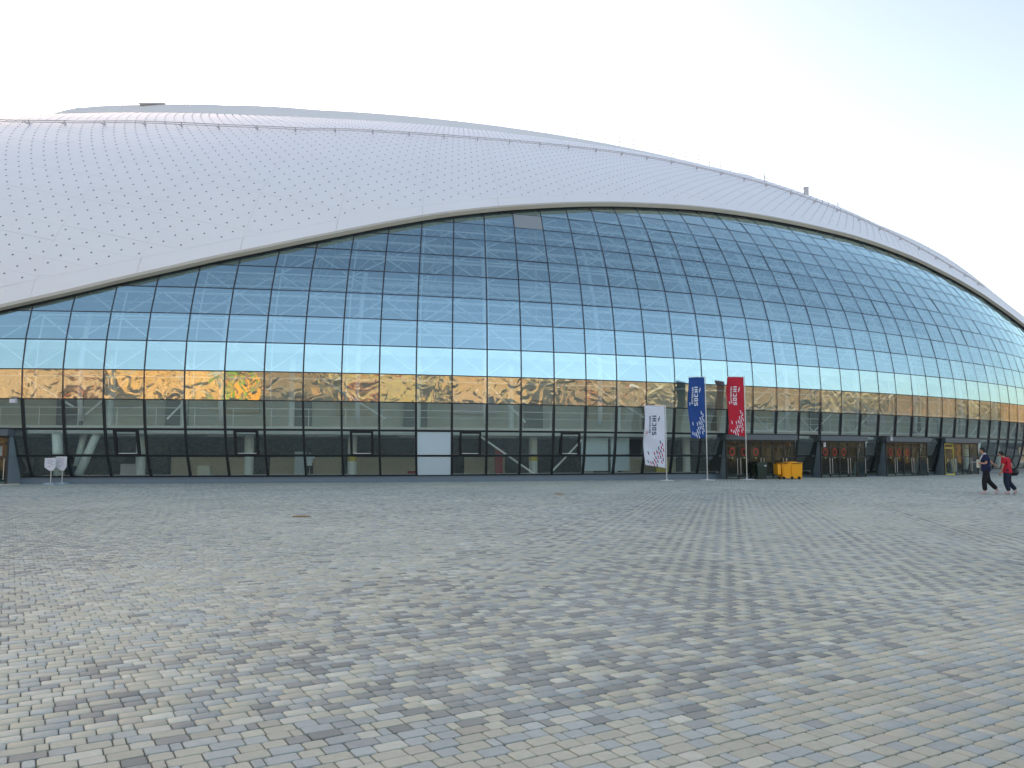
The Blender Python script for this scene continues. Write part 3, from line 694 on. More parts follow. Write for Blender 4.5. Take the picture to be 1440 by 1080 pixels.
b_ = MB(); b_.tube([Q(.8, 2.0, .05), Q(1.45, 1.6, 2.7)], [.24, .2], 12); b_.tube([Q(.75, 2.2, .9), Q(.85, 2.4, 2.7)], .17, 10); b_.build('branching_column', M['column'], arena, True)
for i in (2.05, 5.05, 8.0, 10.85, 13.6, 16.4, 19.2, 36, 40):
    b_ = MB(); q_ = Q(i, 3.6, .1); b_.lathe(q_, [(.26, 0), (.26, 2.52)], 14); c_ = b_.build('round_column', M['column'], arena, False)
    if i in (8.0, 13.6, 10.85): b_ = MB(); b_.lathe(q_, [(.268, 1.05), (.268, 1.32)], 14); b_.build('column_band', M['yframe'], c_)
# light trusses behind every row and the bracing between them
for j in range(2, len(ROWS)-1):
    a = ROWS[j]; runs = [i for i in np.arange(IMIN+2, 48.5, .5) if a < float(edge(i))+.6 and (j > 3 or i > 20)]
    if len(runs) < 3: continue
    b_ = MB(); off1, off2 = -.75, -1.55
    b_.tube([tuple(p) for p in S(np.array(runs), np.full(len(runs), a+.12), off1)], .045, 5)
    if j % 2 == 0: b_.tube([tuple(p) for p in S(np.array(runs), np.full(len(runs), a-.25), off2)], .05, 6)
    for i in runs:
        if abs(i-round(i)) < .1 and a+1.5 < float(edge(i))+.6 and j+1 < len(ROWS):
            k = int(round(i))
            if (k+j) % 2 == 0: b_.tube([S(i, a+.12, off1), S(i+1, ROWS[j+1]+.12, off1)], .040, 4)
            else: b_.tube([S(i+1, a+.12, off1), S(i, ROWS[j+1]+.12, off1)], .040, 4)
        if abs((i % 1)-.5) < .1 and j > 6: b_.tube([S(i, a+.12, off1), S(i-.5, a-.25, off2)], .022, 4); b_.tube([S(i, a+.12, off1), S(i+.5, a-.25, off2)], .022, 4)
    b_.build('wall_truss', M['white'], arena)
for k in range(-12, 48, 2):
    e = float(edge(k)); b_ = MB(); al = np.arange(ROWS[3], e+.3, 1.55)
    if len(al) > 1: b_.tube([tuple(p) for p in S(np.full(len(al), k+.06), al, -.75)], .04, 5); b_.build('wall_post', M['white'], arena)
# deep roof trusses crossing the hall
for n_, i in enumerate(np.arange(-6, 44, 4.0)):
    if float(edge(i)) < 5: continue
    b_ = MB(); A = Q(i, 7.5, 10.5); B = Q(i+1.5, 24, 26); A2 = A+[0, 0, 1.7]; B2 = B+[0, 0, 1.9]; n = 12
    T = [A+(B-A)*q/n for q in range(n+1)]; T2 = [A2+(B2-A2)*q/n for q in range(n+1)]
    b_.tube([T[0], T[-1]], .09, 6); b_.tube([T2[0], T2[-1]], .09, 6)
    for q in range(n): b_.tube([T[q], T2[q+1]] if q % 2 else [T2[q], T[q+1]], .05, 5); 
    b_.build('roof_truss', M['white'], arena)
for r_, h_ in ((4.2, 9.2), (5.6, 11.0), (8.0, 14.2), (11.5, 17.5)):
    b_ = MB(); ii = [i for i in np.arange(-6, 44, 1.0) if float(edge(i)) > (h_-6)*.9]
    if len(ii) < 4: continue
    P = [Q(i, r_, h_) for i in ii]; P2 = [p+[0, 0, 1.0] for p in P]; b_.tube(P, .06, 5); b_.tube(P2, .06, 5)
    for k in range(len(ii)-1): b_.tube([P[k], P2[k+1]] if k % 2 else [P2[k], P[k+1]], .04, 4)
    b_.build('ring_truss', M['white'], arena)
for (ia, ha, ib, hb) in ((7.3, 5.7, 9.1, 3.5), (11.8, 2.6, 13.55, .3), (13.9, .3, 15.0, 2.4), (-.6, 5.8, .9, 4.0), (1.2, 3.6, 2.3, 5.6), (3.3, 3.4, 4.3, 5.6), (13.2, 3.4, 12.0, 5.7), (15.4, 5.7, 17.4, 3.5)):
    b_ = MB(); b_.tube([Q(ia, 1.3, ha), Q(ib, 1.3, hb)], .055, 6); b_.build('brace', M['white'], arena)
b_ = MB(); P = Q(np.array(II), 1.35, 4.0); b_.tube([tuple(p) for p in P], .025, 5); P = Q(np.array(II), 1.35, 3.6); b_.tube([tuple(p) for p in P], .015, 4)
for i in II: b_.tube([Q(i, 1.35, 3.06), Q(i, 1.35, 4.0)], .02, 4)
b_.build('gallery_railing', M['white'], arena)
# fittings on the outside
A = S(-.12, ROWS[3], .12); b_ = MB(); b_.box(A[0]-.16, A[0]+.12, A[1]-.22, A[1]-.02, A[2]-.22, A[2]-.02); b_.tube([A+[0, .1, .02], A+[0, -.1, -.04]], .03, 6); b_.build('wall_floodlight', M['signw'], arena)
for i, h in ((27.5, 2.68), (24.1, 2.2)):
    A = Q(i, -.12 if h > 2.5 else .1, h); b_ = MB(); b_.box(A[0]-.07, A[0]+.07, A[1]-.12, A[1]+.04, A[2]-.14, A[2]+.14); b_.box(A[0]-.02, A[0]+.02, A[1]-.2, A[1]-.12, A[2]-.02, A[2]+.12); b_.build('security_camera', M['signw'], arena)
# blue-white panels hanging behind the glass
for a, b, z0 in ((15.05, 15.95, .55), (16.05, 16.7, .55)):
    sweep('hanging_screen', np.linspace(a, b, 3), [(1.9, z0), (1.9, 2.55), (1.93, 2.55), (1.93, z0)], M['blind'])
for a, b in ((.2, 19.9), (22.8, 23.9), (26.25, 27.3), (29.95, 31.05), (33.8, 58)):
    ii = np.linspace(a, b, max(3, int((b-a)*2)))
    sweep('inner_sill', ii, [(r0[0]+.13, .40), (r0[0]+.13, .45), (r0[0]+.45, .45), (r0[0]+.45, .40)], M['signw'])  # pale sill strips; their white also stands in for lines of reflected light
    sweep('inner_sill', ii, [(r0[1]+.14, 1.43), (r0[1]+.14, 1.47), (r0[1]+.24, 1.47), (r0[1]+.24, 1.43)], M['signw'])
step = sweep('entrance_step', np.linspace(-5, -.1, 8), [(-.6, -.02), (-.6, .045), (.5, .045), (.5, -.02)], M['wallb'])

# ------------------------------------------------------------------ banners
def px2(u, y): return (u-720)/FPX*y*math.cos(PITCH)   # x at distance y for things near eye height
GLY = {'S': ['111', '1..', '111', '..1', '111'], 'O': ['111', '1.1', '1.1', '1.1', '111'], 'C': ['111', '1..', '1..', '1..', '111'], 'H': ['1.1', '1.1', '111', '1.1', '1.1'], 'I': ['1', '1', '1', '1', '1'],
       'A': ['111', '1.1', '111', '1.1', '1.1'], 'U': ['1.1', '1.1', '1.1', '1.1', '111'], 'T': ['111', '.1.', '.1.', '.1.', '.1.'], 'D': ['11.', '1.1', '1.1', '1.1', '11.'], 'R': ['11.', '1.1', '11.', '1.1', '1.1'], 'M': ['1.1', '111', '1.1', '1.1', '1.1']}
def banner(kind, label, x, y, ztop, zb, Wd, poleh, cloth, ink1, ink2, marks, ph):
    t = thing('banner_flag', label, 'banner', (x, y, 0), 'tall banners on poles before the glass front')
    b_ = MB(); b_.lathe((x, y, 0.002), [(.44, 0), (.44, .025), (.40, .035), (.07, .05), (.06, .09)], 24); b_.build('base_plate', M['polew'], t, False)
    b_ = MB(); b_.tube([(x, y, .04), (x, y, poleh*.5), (x, y, poleh)], [.034, .030, .024], 10); b_.tube([(x, y, poleh*.52), (x, y, poleh*.52+.06)], .045, 10); b_.build('pole', M['polew'], t, True)
    b_ = MB(); b_.tube([(x+.03, y, ztop+.03), (x-Wd-.03, y, ztop+.03)], .014, 6); b_.build('top_arm', M['polew'], t)
    H = ztop-zb
    def B(s, q, off=0.):      # s 0..1 from pole outward, q 0..1 from top down
        droop = .0+q*q*.14*s*(1 if kind != 'red' else 1)
        lift = (.16*s*max(0, q-.82)/.18 if kind != 'blue' else -.02*s)
        nx = x-.05-Wd*s*(1-.04*math.sin(q*7+ph)-.07*q*q*(kind == 'blue'))
        ny = y+.07*math.sin(q*6.3+s*3.1+ph)*s+.03*math.sin(q*15+s*5+ph*2)*(.3+s)-off
        nz = ztop-q*H+lift+.012*math.sin(q*11+s*3)
        return Vector((nx, ny, nz))
    V = []; F = []; ns, nq = 14, 46
    for a in range(ns+1):
        for b in range(nq+1): V.append(B(a/ns, b/nq))
    for a in range(ns):
        for b in range(nq): k = a*(nq+1)+b; F.append((k, k+1, k+nq+2, k+nq+1))
    c_ = mesh('cloth', V, F, cloth, t, True)
    md = c_.modifiers.new('thickness', 'SOLIDIFY'); md.thickness = .004; md.offset = 0
    def patch(mb, s0, s1, q0, q1, sk=0.):
        n = max(1, int((q1-q0)/.02)); V = []; F = []
        for k in range(n+1):
            q = q0+(q1-q0)*k/n; d = sk*(k/n)
            V += [B(s0+d, q, .007), B(s1+d, q, .007)]
        for k in range(n): F.append((2*k, 2*k+2, 2*k+3, 2*k+1))
        mb.add(V, F)
    def text(word, s_left, s_right, q_bot, q_top, ink, th=.72):
        # reads upwards: letter bottoms face the pole side
        tot = sum(len(GLY[c][0]) for c in word)+len(word)-1; cell = (q_bot-q_top)/tot; pos = 0
        for c in word:
            g = GLY[c]; w = len(g[0]); mb = MB()
            for r_ in range(5):
                for k in range(w):
                    if g[r_][k] == '1':
                        qb = q_bot-(pos+k)*cell; sA = s_left+(s_right-s_left)*r_/5; sB = s_left+(s_right-s_left)*(r_+1)/5
                        patch(mb, min(sA, sB), max(sA, sB), qb-cell, qb)
            pos += w+1; mb.build('letter', ink, t)
    # top of the letters towards the outer edge (left in view), s grows outward
    text('SOCHI', .62, .42, .47, .155, ink1); text('AUTODROM', .78, .68, .44, .16, ink2)
    mb = MB(); patch(mb, .25, .29, .17, .22); patch(mb, .30, .34, .20, .25, 0); mb.build('emblem', ink2, t)
    mb = MB(); patch(mb, .84, .88, .41, .46); mb.build('emblem', marks[0], t)
    r = random.Random(5)
    mbs = [MB(), MB()]
    pts = [(.12, .60), (.22, .56), (.18, .645), (.30, .66), (.08, .69), (.20, .71), (.28, .735), (.38, .72), (.50, .74), (.78, .73), (.13, .77), (.22, .80), (.33, .80), (.44, .81), (.52, .85), (.10, .84), (.17, .88), (.36, .87), (.46, .89), (.60, .90), (.70, .91), (.83, .89), (.55, .94), (.40, .95)]
    for k, (s, q) in enumerate(pts): patch(mbs[k % 2], s, s+.045, q, q+.055, -.03)
    mbs[0].build('print_marks', marks[0], t); mbs[1].build('print_marks', marks[1], t)
    return t
def zpx(v, y):      # height of a point seen at pixel row v, distance y
    t = (540-v)/FPX; return HC+y*(t*math.cos(PITCH)+math.sin(PITCH))/(math.cos(PITCH)-t*math.sin(PITCH))
def xpx(u, v, y): z = zpx(v, y)-HC; return (u-720)/FPX*(y*math.cos(PITCH)+z*math.sin(PITCH))
for kind, label, u, y, vt, vb, uw, cl, i1, i2, mk, ph in (
    ('white', 'white banner with dark SOCHI lettering on the shortest of three poles', 937, 47.5, 571, 658, 29.5, M['flagw'], M['inkk'], M['inkk'], (M['inkr'], M['inkk']), .4),
    ('blue', 'blue banner with white lettering, hanging between the white and the red banner', 994, 48.5, 530.5, 616, 23.5, M['flagb'], M['inkw'], M['inkw'], (M['inkw'], M['inkw']), 1.7),
    ('red', 'red banner with white lettering on a tall white pole by the doors', 1049.5, 49.7, 530.5, 614, 23.5, M['flagr'], M['inkw'], M['inkw'], (M['inkw'], M['inkw']), 2.9)):
    banner(kind, label, xpx(u, 640, y), y, zpx(vt, y), zpx(vb, y), uw/FPX*y, zpx(vt-.5, y), cl, i1, i2, mk, ph)

# ------------------------------------------------------------------ sign stands
def sign_stand(u, y, ut0, ut1, vt, vb, label, ang):
    x = xpx(u, 660, y); t = thing('sign_stand', label, 'sign', (x, y, 0), 'white notice boards on stands')
    mb = MB(); mb.box(x-.27, x+.27, y-.22, y+.22, .002, .07); mb.box(x-.2, x+.2, y-.15, y+.15, .0705, .10); mb.build('base', M['signbase'], t)
    zt, zb = zpx(vt, y), zpx(vb, y); mb = MB(); mb.tube([(x, y, .1), (x, y, zb+.1)], .022, 8); mb.build('post', M['steel'], t)
    x0, x1 = xpx(ut0, 650, y), xpx(ut1, 650, y); zc = zb+(zt-zb)*.28
    out = [(x0, zt), (x0, zc), (x-.10, zb), (x+.10, zb), (x1, zc), (x1, zt)]
    V = [(a, y-.03, b) for a, b in out]+[(a, y-.003, b) for a, b in out]; n = 6
    F = [tuple(range(n)), tuple(range(2*n-1, n-1, -1))]+[(k, k+n, (k+1) % n+n, (k+1) % n) for k in range(n)]
    bd = mesh('board', V, F, M['signw'], t)
    mb = MB()
    for k, (f0, f1) in enumerate(((.2, .75), (.3, .8), (.25, .7), (.55, .85), (.3, .62))):
        z = zt-(.14+.13*k)*(zt-zb)-.02; mb.box(x0+(x1-x0)*f0, x0+(x1-x0)*f1, y-.0335, y-.0305, z, z+.022)
    mb.build('notice_print', M['signg'], bd)
sign_stand(72, 41.0, 63.2, 78.6, 644, 661.8, 'left one of two white notice boards standing by the glass plinth', 0)
sign_stand(88, 41.35, 79.0, 94.2, 642, 661.5, 'right one of two white notice boards, the slightly taller one', 0)

# ------------------------------------------------------------------ bins
def bin_box(x, y, w, d, h, taper, z0=.05):
    mb = MB(); V = []
    for z, f in ((z0, taper), (h*.82, 1), (h*.83, 1.05), (h, 1.05)):
        hw, hd = w/2*f, d/2*f; V.append([(x-hw, y-hd, z), (x+hw, y-hd, z), (x+hw, y+hd, z), (x-hw, y+hd, z)])
    for k in range(3): mb.hexa(V[k]+V[k+1]) if k != 1 else None
    return mb
def lathe_x(mb, c, r, w, n=14):
    mb.lathe(c, [(r*.85, -w/2), (r, -w/2+.01), (r, w/2-.01), (r*.85, w/2)], n, Matrix.Rotation(math.pi/2, 3, 'X'))
y = 51.0; x = xpx(1069.5, 660, y); t = thing('wheelie_bin', 'dark green wheelie bin standing between the red banner and the yellow container', 'bin', (x, y, 0))
mb = bin_box(x+.02, y, .60, .62, .98, .80); mb.build('body', M['green'], t)
mb = MB(); mb.box(x-.34, x+.36, y-.36, y+.36, .985, 1.02); mb.box(x-.30, x+.32, y-.31, y+.31, 1.0205, 1.06); mb.build('lid', M['green'], t)
mb = MB(); mb.tube([(x-.30, y-.25, .93), (x-.42, y-.25, .93), (x-.42, y+.25, .93), (x-.30, y+.25, .93)], .022, 6); mb.build('handle', M['green'], t)
for s in (-.2, .2): mb = MB(); lathe_x(mb, (x-.27, y+s, .10), .10, .06); mb.build('wheel', M['rubber'], t)
mb = MB(); mb.box(x+.16, x+.26, y-.345, y-.335, .80, .88); mb.build('badge', M['inkw'], t)
y = 50.6; x = xpx(1110, 660, y); t = thing('waste_container', 'bright yellow wheeled waste container with its lid part open', 'waste container', (x, y, 0))
mb = MB(); w0, w1, d0, d1 = .55, .64, .42, .52
P = [(x-w0, y-d0, .10), (x+w0+.08, y-d0, .02), (x+w0+.08, y+d0, .02), (x-w0, y+d0, .10), (x-w1, y-d1, .98), (x+w1, y-d1, 1.0), (x+w1, y+d1, 1.0), (x-w1, y+d1, .98)]; mb.hexa(P)
mb.box(x-.50, x-.46, y-d1-.02, y-d1+.05, .3, .9); mb.box(x-.02, x+.02, y-d1-.02, y-d1+.05, .3, .9); mb.build('body', M['yellow'], t)
mb = MB(); mb.box(x-.68, x-.22, y-.56, y+.56, .985, 1.02); mb.box(x-.19, x+.66, y-.56, y+.56, 1.005, 1.035); mb.box(x-.18, x+.30, y-.54, y+.54, 1.036, 1.09); mb.build('lid', M['yellow'], t)
mb = MB(); mb.box(x-.66, x-.30, y-.575, y-.565, .955, 1.0); mb.box(x+.0, x+.55, y-.575, y-.565, .97, 1.0); mb.build('rim', M['rubber'], t)
mb = MB(); mb.box(x-.86, x-.66, y-.42, y+.42, .34, .95); mb.box(x-.80, x-.66, y-.30, y+.30, .26, .34); mb.build('side_pocket', M['yellow'], t)
for dx, s in ((-.52, -.40), (0.0, -.40), (.44, -.40), (-.52, .34), (.44, .34)): mb = MB(); lathe_x(mb, (x+dx, y+s-.06, .095), .095, .06); mb.build('wheel', M['rubber'], t)

# small sticks on the paving
for (u, v, L_, ang, lab) in ((424, 727.5, .42, .1, 'thin pale stick lying on the paving left of centre'), (786, 695.5, .34, -.1, 'short brown stick lying on the far paving near the glass front')):
    tt = -(v-540)/FPX; yy = HC/(-(tt*math.cos(PITCH)+math.sin(PITCH))*1.0)*(math.cos(PITCH)-tt*math.sin(PITCH))
    xx = xpx(u, v, yy); mb = MB(); a = Vector((math.cos(ang), math.sin(ang), 0))
    c = Vector((xx, yy, .022)); mb.tube([c-a*L_/2, c+Vector((0, 0.01, .004)), c+a*L_/2], [.016, .019, .013], 6); o = mb.build('stick', M['wood']); o['label'] = lab; o['category'] = 'stick'

# ------------------------------------------------------------------ people
def skin_mesh(name, joints, edges, root, m, parent, sub=2):
    me = bpy.data.meshes.new(name); ks = list(joints); ix = {k: n for n, k in enumerate(ks)}
    me.from_pydata([joints[k][0] for k in ks], [(ix[a], ix[b]) for a, b in edges], [])
    o = bpy.data.objects.new(name, me); C.objects.link(o)
    o.modifiers.new('skin', 'SKIN'); sk = me.skin_vertices[0] if len(me.skin_vertices) else None
    if sk is None:
        bm = bmesh.new(); bm.from_mesh(me); bm.verts.layers.skin.verify(); bm.to_mesh(me); bm.free(); sk = me.skin_vertices[0]
    for k in ks:
        r = joints[k][1]; sk.data[ix[k]].radius = r if isinstance(r, tuple) else (r, r)
        sk.data[ix[k]].use_root = (k == root)
    s = o.modifiers.new('sub', 'SUBSURF'); s.levels = sub; s.render_levels = sub
    dg = bpy.context.evaluated_depsgraph_get(); me2 = bpy.data.meshes.new_from_object(o.evaluated_get(dg)); me2.name = name
    bpy.data.objects.remove(o); me2.materials.clear(); me2.materials.append(m); me2.polygons.foreach_set('use_smooth', [True]*len(me2.polygons))
    return link(name, me2, parent)
def fingers(jt, ed, hand, wrist, d, side, up, curl=.5):
    """five tapered fingers from the palm; d = hand direction, side = thumb side"""
    d, side, up = Vector(d).normalized(), Vector(side).normalized(), Vector(up).normalized()
    for k, (o, L_) in enumerate(((-.027, .060), (-.009, .072), (.009, .076), (.027, .068))):
        b = Vector(hand)+side*o+d*.012
        p1 = b+d*L_*.45; p2 = p1+(d+up*curl).normalized()*L_*.32; p3 = p2+(d*.5+up*curl*1.6).normalized()*L_*.25
        for n_, p in enumerate((b, p1, p2, p3)): jt['f%d%d%s' % (k, n_, wrist)] = (p, .0095-.001*n_)
        ed.append((hand_key[wrist], 'f%d0%s' % (k, wrist)))
        for n_ in range(3): ed.append(('f%d%d%s' % (k, n_, wrist), 'f%d%d%s' % (k, n_+1, wrist)))
    b = Vector(hand)+side*.035-d*.025; p1 = b+(side+d).normalized()*.032; p2 = p1+(side*.4+d).normalized()*.028
    for n_, p in enumerate((b, p1, p2)): jt['t%d%s' % (n_, wrist)] = (p, .011-.001*n_)
    ed.append((hand_key[wrist], 't0'+wrist)); ed += [('t0'+wrist, 't1'+wrist), ('t1'+wrist, 't2'+wrist)]
hand_key = {'L': 'hL', 'R': 'hR'}
def person(label, x, y, face, pose, shirt, legs, h, group=None, sleeves=True, shoes=None):
    """pose: joint positions in body frame (x right of figure, y forward, z up) for a 1.78 m figure"""
    t = thing('person', label, 'person', (x, y, 0), group); s = h/1.78
    R = Matrix.Rotation(face, 3, 'Z')
    def W(p): return Vector((x, y, 0))+R@(Vector(p)*s)
    J = {k: W(v) for k, v in pose.items()}
    fw = R@Vector((0, 1, 0)); rt = R@Vector((1, 0, 0))
    jt = {}; ed = []
    def add(k, r): jt[k] = (J[k], (r[0]*s, r[1]*s) if isinstance(r, tuple) else r*s)
    add('pel', (.155, .125)); add('waist', (.145, .12)); add('chest', (.185, .14)); add('neckb', (.08, .075)); add('neck', .053); 
    hc = J['head']; jt['hb'] = (hc-Vector((0, 0, .06*s))+fw*.01*s, .068*s); jt['hm'] = (hc+Vector((0, 0, .01*s)), .086*s); jt['ht'] = (hc+Vector((0, 0, .075*s))-fw*.01*s, .070*s)
    jt['nose'] = (hc-Vector((0, 0, .01*s))+fw*.100*s, .013*s)
    ed += [('pel', 'waist'), ('waist', 'chest'), ('chest', 'neckb'), ('neckb', 'neck'), ('neck', 'hb'), ('hb', 'hm'), ('hm', 'ht'), ('hm', 'nose')]
    for sd_ in 'LR':
        add('sh'+sd_, .060); add('el'+sd_, .042); add('wr'+sd_, .027); add('ha'+sd_, (.036, .018)); hand_key[sd_] = 'ha'+sd_
        ed += [('chest', 'sh'+sd_), ('sh'+sd_, 'el'+sd_), ('el'+sd_, 'wr'+sd_), ('wr'+sd_, 'ha'+sd_)]
        dd = (J['ha'+sd_]-J['wr'+sd_]).normalized(); side = fw if abs(dd.dot(fw)) < .8 else (-rt if sd_ == 'R' else rt)
        side = (side-dd*side.dot(dd)).normalized()
        fingers(jt, ed, J['ha'+sd_], sd_, dd, side, (rt if sd_ == 'L' else -rt)*.8+Vector((0, 0, -.1)))
        add('hip'+sd_, .092); add('kn'+sd_, .060); add('an'+sd_, .040); add('toe'+sd_, .030)
        ed += [('pel', 'hip'+sd_), ('hip'+sd_, 'kn'+sd_), ('kn'+sd_, 'an'+sd_), ('an'+sd_, 'toe'+sd_)]
    body = skin_mesh('body', jt, ed, 'pel', M['skinp'], t, 2)
    # head features
    mb = MB()
    def ell(c, r, n=10, m_=7):
        V = []; F = []
        for a in range(m_+1):
            for b in range(n):
                th_, ph_ = math.pi*a/m_, 2*math.pi*b/n
                V.append(Vector(c)+R@Vector((r[0]*math.sin(th_)*math.cos(ph_), r[1]*math.sin(th_)*math.sin(ph_), r[2]*math.cos(th_))))
        for a in range(m_):
            for b in range(n): F.append((a*n+b, (a+1)*n+b, (a+1)*n+(b+1) % n, a*n+(b+1) % n))
        mb.add(V, F)
    for q in (-1, 1): ell(hc+rt*.088*s*q-Vector((0, 0, .005)), (.012*s, .022*s, .034*s))
    mb.build('ears', M['skinp'], t, True)
    mb = MB()
    for q in (-1, 1): ell(hc+rt*.032*s*q+fw*.080*s+Vector((0, 0, .012*s)), (.013*s, .008*s, .007*s))
    mb.build('eyes', M['hair'], t, True)
    mb = MB(); ell(hc-Vector((0, 0, .052*s))+fw*.078*s, (.026*s, .010*s, .007*s)); mb.build('mouth', M['redt'], t, True)
    mb = MB(); V = []; F = []; n, m_ = 18, 9
    for a in range(m_+1):
        for b in range(n):
            ph_ = 2*math.pi*b/n; front = max(0, math.sin(ph_)); lim = math.radians(118-62*front**.7); th_ = lim*a/m_
            rr_ = 1+.05*noise.noise((b*.9, a*.8, x))
            V.append(hc+R@Vector((.098*s*rr_*math.sin(th_)*math.cos(ph_), .108*s*rr_*math.sin(th_)*math.sin(ph_)-.008*s, .010*s+.118*s*rr_*math.cos(th_))))
    for a in range(m_):
        for b in range(n): F.append((a*n+b, (a+1)*n+b, (a+1)*n+(b+1) % n, a*n+(b+1) % n))
    mb.add(V, F); mb.build('hair', M['hair'], t, True)
    # clothes: slightly larger skins over the same joints
    g = .017*s; jt = {}; ed = []
    def addc(k, r, key=None, pos=None): jt[key or k] = (pos if pos is not None else J[k], (r[0]*s+g, r[1]*s+g) if isinstance(r, tuple) else r*s+g)
    addc('pel', (.225, .205), 'hem', J['pel']+Vector((0, 0, -.14*s))); addc('waist', (.175, .15)); addc('chest', (.20, .155)); addc('neckb', (.075, .068))
    ed += [('hem', 'waist'), ('waist', 'chest'), ('chest', 'neckb')]
    for sd_ in 'LR':
        addc('sh'+sd_, .082); addc('el'+sd_, .072, 'sl'+sd_, J['sh'+sd_].lerp(J['el'+sd_], .72 if sleeves else .9)); ed += [('chest', 'sh'+sd_), ('sh'+sd_, 'sl'+sd_)]
    skin_mesh('shirt', jt, ed, 'waist', shirt, t, 2)
    jt = {}; ed = []
    addc('pel', (.165, .14)); addc('waist', (.150, .13), 'wb', J['pel'].lerp(J['waist'], .8)); ed += [('pel', 'wb')]
    for sd_ in 'LR':
        addc('hip'+sd_, .104); addc('kn'+sd_, .080); addc('an'+sd_, .068, 'cu'+sd_, J['kn'+sd_].lerp(J['an'+sd_], .90)); ed += [('pel', 'hip'+sd_), ('hip'+sd_, 'kn'+sd_), ('kn'+sd_, 'cu'+sd_)]
    skin_mesh('trousers', jt, ed, 'pel', legs, t, 2)
    for sd_ in 'LR':
        A, B = J['an'+sd_], J['toe'+sd_]; dn = Vector((0, 0, -1))
        jt = {'a': (A+(A-B).normalized()*.03*s+Vector((0, 0, -.02*s)), .060*s), 'b': (A.lerp(B, .45)+Vector((0, 0, -.006*s)), (.062*s, .056*s)), 'c': (B+(B-A).normalized()*.03*s+Vector((0, 0, .012*s)), (.060*s, .046*s))}
        skin_mesh('shoe', jt, [('a', 'b'), ('b', 'c')], 'b', shoes or M['shoe'], t, 2)
    return t, J
# body frame: +y forward, x right. Navy walker goes left and slightly away from the camera.
poseA = dict(pel=(0, 0, .95), waist=(0, .01, 1.13), chest=(0, .015, 1.34), neckb=(0, .03, 1.47), neck=(0, .06, 1.53), head=(0, .115, 1.63),
    shL=(-.185, .02, 1.42), elL=(-.21, .02, 1.15), wrL=(-.13, .25, 1.16), haL=(-.10, .32, 1.18),
    shR=(.185, -.0, 1.42), elR=(.23, -.19, 1.20), wrR=(.22, -.36, 1.06), haR=(.21, -.43, 1.02),
    hipL=(-.095, 0, .90), knL=(-.10, .10, .50), anL=(-.10, .09, .085), toeL=(-.11, .24, .035),
    hipR=(.095, 0, .90), knR=(.10, -.06, .50), anR=(.10, -.36, .15), toeR=(.10, -.27, .035))
yA = 30.8; xA = xpx(1388.5, 690, yA)
pa, JA = person('man in navy shirt and black trousers walking left, looking down at a paper', xA, yA, math.radians(68), poseA, M['navy'], M['blackc'], 1.80)
poseB = dict(pel=(0, 0, .92), waist=(0, .02, 1.10), chest=(0, .06, 1.30), neckb=(0, .10, 1.42), neck=(0, .15, 1.47), head=(0, .21, 1.565),
    shL=(-.19, .06, 1.38), elL=(-.25, .08, 1.10), wrL=(-.25, .16, .86), haL=(-.25, .19, .79),
    shR=(.19, .05, 1.38), elR=(.25, -.08, 1.14), wrR=(.20, .04, .98), haR=(.18, .08, .93),
    hipL=(-.095, 0, .88), knL=(-.09, .06, .48), anL=(-.08, -.05, .085), toeL=(-.09, .10, .035),
    hipR=(.095, 0, .88), knR=(.09, .01, .48), anR=(.09, -.25, .13), toeR=(.09, -.15, .035))
yB = 30.8; xB = xpx(1418.5, 690, yB)
pb, JB = person('man in red t-shirt and dark jeans walking away with his head bent', xB, yB, math.radians(42), poseB, M['redt'], M['denim'], 1.72)
# second trouser-legged walker inside the hall
poseC = dict(pel=(0, 0, .95), waist=(0, 0, 1.13), chest=(0, 0, 1.34), neckb=(0, 0, 1.47), neck=(0, .01, 1.53), head=(0, .03, 1.64),
    shL=(-.185, 0, 1.42), elL=(-.24, -.02, 1.15), wrL=(-.22, .10, .92), haL=(-.21, .14, .85), shR=(.185, 0, 1.42), elR=(.24, -.02, 1.15), wrR=(.22, .10, .92), haR=(.21, .14, .85),
    hipL=(-.095, 0, .90), knL=(-.11, .02, .50), anL=(-.12, 0, .085), toeL=(-.14, .14, .035), hipR=(.095, 0, .90), knR=(.11, .03, .50), anR=(.12, 0, .085), toeR=(.14, .14, .035))
qc = Q(6.95, 2.2, 0); pc, JC = person('person in grey shirt standing inside behind the lower glass', qc[0], qc[1], math.radians(10), poseC, M['bowl'], M['blackc'], 1.70); pc.location.z = .10
# paper, phone, bag
ax = JA['haL']; ra = Matrix.Rotation(math.radians(20), 3, 'Z')
mb = MB(); V = [ax+ra@Vector(p) for p in ((-.03, -.03, -.19), (.15, -.03, -.19), (.15, -.015, -.19), (-.03, -.015, -.19), (-.05, -.06, .12), (.14, -.06, .12), (.14, -.045, .12), (-.05, -.045, .12))]; mb.hexa(V)
o = mb.build('paper_sheet', M['paper']); o['label'] = 'pale yellowish paper held in the left hand of the man in navy'; o['category'] = 'paper'
mb = MB(); ph_ = ax+Vector((-.13, -.02, .02)); mb.box(ph_.x-.075, ph_.x+.075, ph_.y-.04, ph_.y+.04, ph_.z-.005, ph_.z+.006); o = mb.build('phone', M['inkw']); o['label'] = 'small white phone held out in front of the man in navy'; o['category'] = 'phone'
